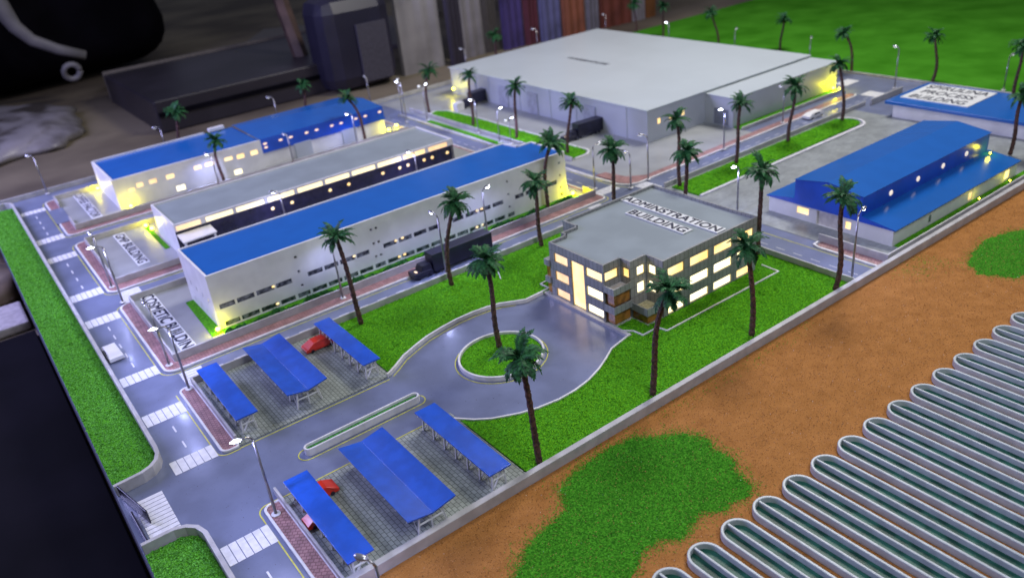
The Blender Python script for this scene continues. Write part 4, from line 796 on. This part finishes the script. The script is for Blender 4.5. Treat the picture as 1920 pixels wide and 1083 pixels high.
o = MB().prism([(17, 62), (30, 56), (40, 66), (27, 76)], -1.5, -1.2).build('grey_sheet', mat('grey_sheet_card', (.14, .125, .12), .6), loc=(27, 66, -1.5)); tag(o, 'pale grey sheet lying on the floor beyond the dark crate', 'sheet')
o = MB().tube([(20.2, 50.5, -1.5), (20.6, 53.5, 3), (21.4, 57, 8), (22.2, 60, 13)], .5, 6).build('wooden_leg', WOOD, loc=(20, 50, -1.5)); tag(o, 'brown wooden furniture leg slanting up behind the dark crate', 'furniture leg')
o = MB().box(19.8, 46.2, -1.5, 24.6, 49.5, 4.1).build('speaker_box', mat('dark_box', (.022, .020, .040), .4, .2, .3), bevel=.9, loc=(22, 47.5, -1.5)); tag(o, 'big dark rounded box behind the coffee factory end', 'box')
o2 = MB().box(21.9, 46.02, -1.0, 23.9, 46.19, 2.4).build('front_panel', mat('grey_panel', (.06, .055, .075), .6), o)
def curtain(x0, y0, x1, y1, ztop, m, label, fold=.05, name='hanging_cloth', cat='cloth', k=3.0):
    q = MB(); n = 24; a = Vector((x0, y0)); b = Vector((x1, y1)); d = (b - a).normalized(); nn = Vector((-d.y, d.x)); P = []
    for i in range(n + 1):
        t = i / n; p = a.lerp(b, t) + nn * fold * math.sin(t * k * math.pi * 2); P.append((p.x, p.y))
    q.strip(P, .25, -1.5, ztop); return tag(q.build(name, m, loc=(x0, y0, -1.5)), label, cat)
GC = mat('grey_cloth', (.25, .23, .25), .8, .2, .3, .3, 1); GC2 = mat('pale_cloth', (.30, .28, .30), .8, .2, .3, .3, 1)
curtain(25.2, 47.2, 28.4, 47.4, 12, GC2, 'pale grey cloth hanging behind the far crossroads', .06)
curtain(28.6, 46.6, 29.6, 46.7, 12, mat('dark_post', (.03, .024, .04), .6), 'dark upright post behind the far crossroads', .03, 'dark_post', 'post')
curtain(29.8, 47.6, 32.0, 47.8, 12, GC, 'grey cloth hanging right of the dark post', .06)
curtain(32.2, 47.6, 33.2, 47.8, 12, mat('olive_cloth', (.075, .065, .065), .8), 'dull brown cloth hanging behind the dark warehouse palm', .06)
curtain(33.4, 47.2, 35.0, 47.2, 12, mat('purple_cloth', (.060, .04, .16), .8, .3, .4), 'purple cloth hanging behind the warehouse', .06)
curtain(35.2, 47.0, 36.2, 47.0, 12, mat('maroon_cloth', (.10, .02, .035), .8, .3, .4), 'maroon cloth hanging between the purple and blue ones', .06)
curtain(36.4, 46.8, 38.1, 46.8, 12, mat('slate_blue_cloth', (.12, .12, .26), .8, .3, .4), 'slate blue cloth hanging behind the warehouse', .06)
curtain(38.3, 46.6, 40.1, 46.5, 12, mat('orange_cloth', (.26, .085, .045), .8, .3, .4), 'dull orange cloth hanging behind the warehouse', .06)
curtain(40.3, 46.4, 41.3, 46.3, 12, mat('grey_blue_cloth', (.16, .15, .18), .8, .3, .4), 'grey cloth hanging right of the dull orange one', .06)
curtain(41.5, 46.2, 44.4, 46.1, 12, mat('rust_cloth', (.16, .04, .025), .8, .3, .4, ), 'rust red cloth hanging near the top corner of the warehouse roof', .06)
curtain(44.6, 46.0, 45.7, 46.0, 12, GC, 'narrow grey cloth hanging beside the palm at the top edge', .06)
curtain(45.9, 46.0, 46.9, 46.1, 12, mat('amber_cloth', (.20, .075, .02), .8, .3, .4), 'narrow amber cloth at the right end of the row of cloths', .06)
# left foreground: things beside the board
o = MB().prism([(-12, 2), (.19, 2), (.19, 27.0), (-12, 27.0)], -1.5, -1.30).build('dark_void_sheet', DK, bevel=.03, loc=(-4, 15, -1.5)); tag(o, 'flat black case added on the floor for the dark void left of the board', 'case')  # black sheet added so the dark void beside the board stays black
o = MB().box(-9, 27.6, -1.5, .15, 29.6, -1.2).build('white_strip', mat('white_strip_plastic', (.42, .38, .38), .5), bevel=.08, loc=(-4, 28, -1.5)); tag(o, 'whitish strip lying beside the left edge of the board', 'strip')
lumpy('brown_lump', (-.7, 32.2, -1.1), (1.2, 2.2, .7), mat('brown_lump_mat', (.10, .07, .04), .7, .4, 1), 'brown lump of material beside the left edge of the board', 'lump', .2)
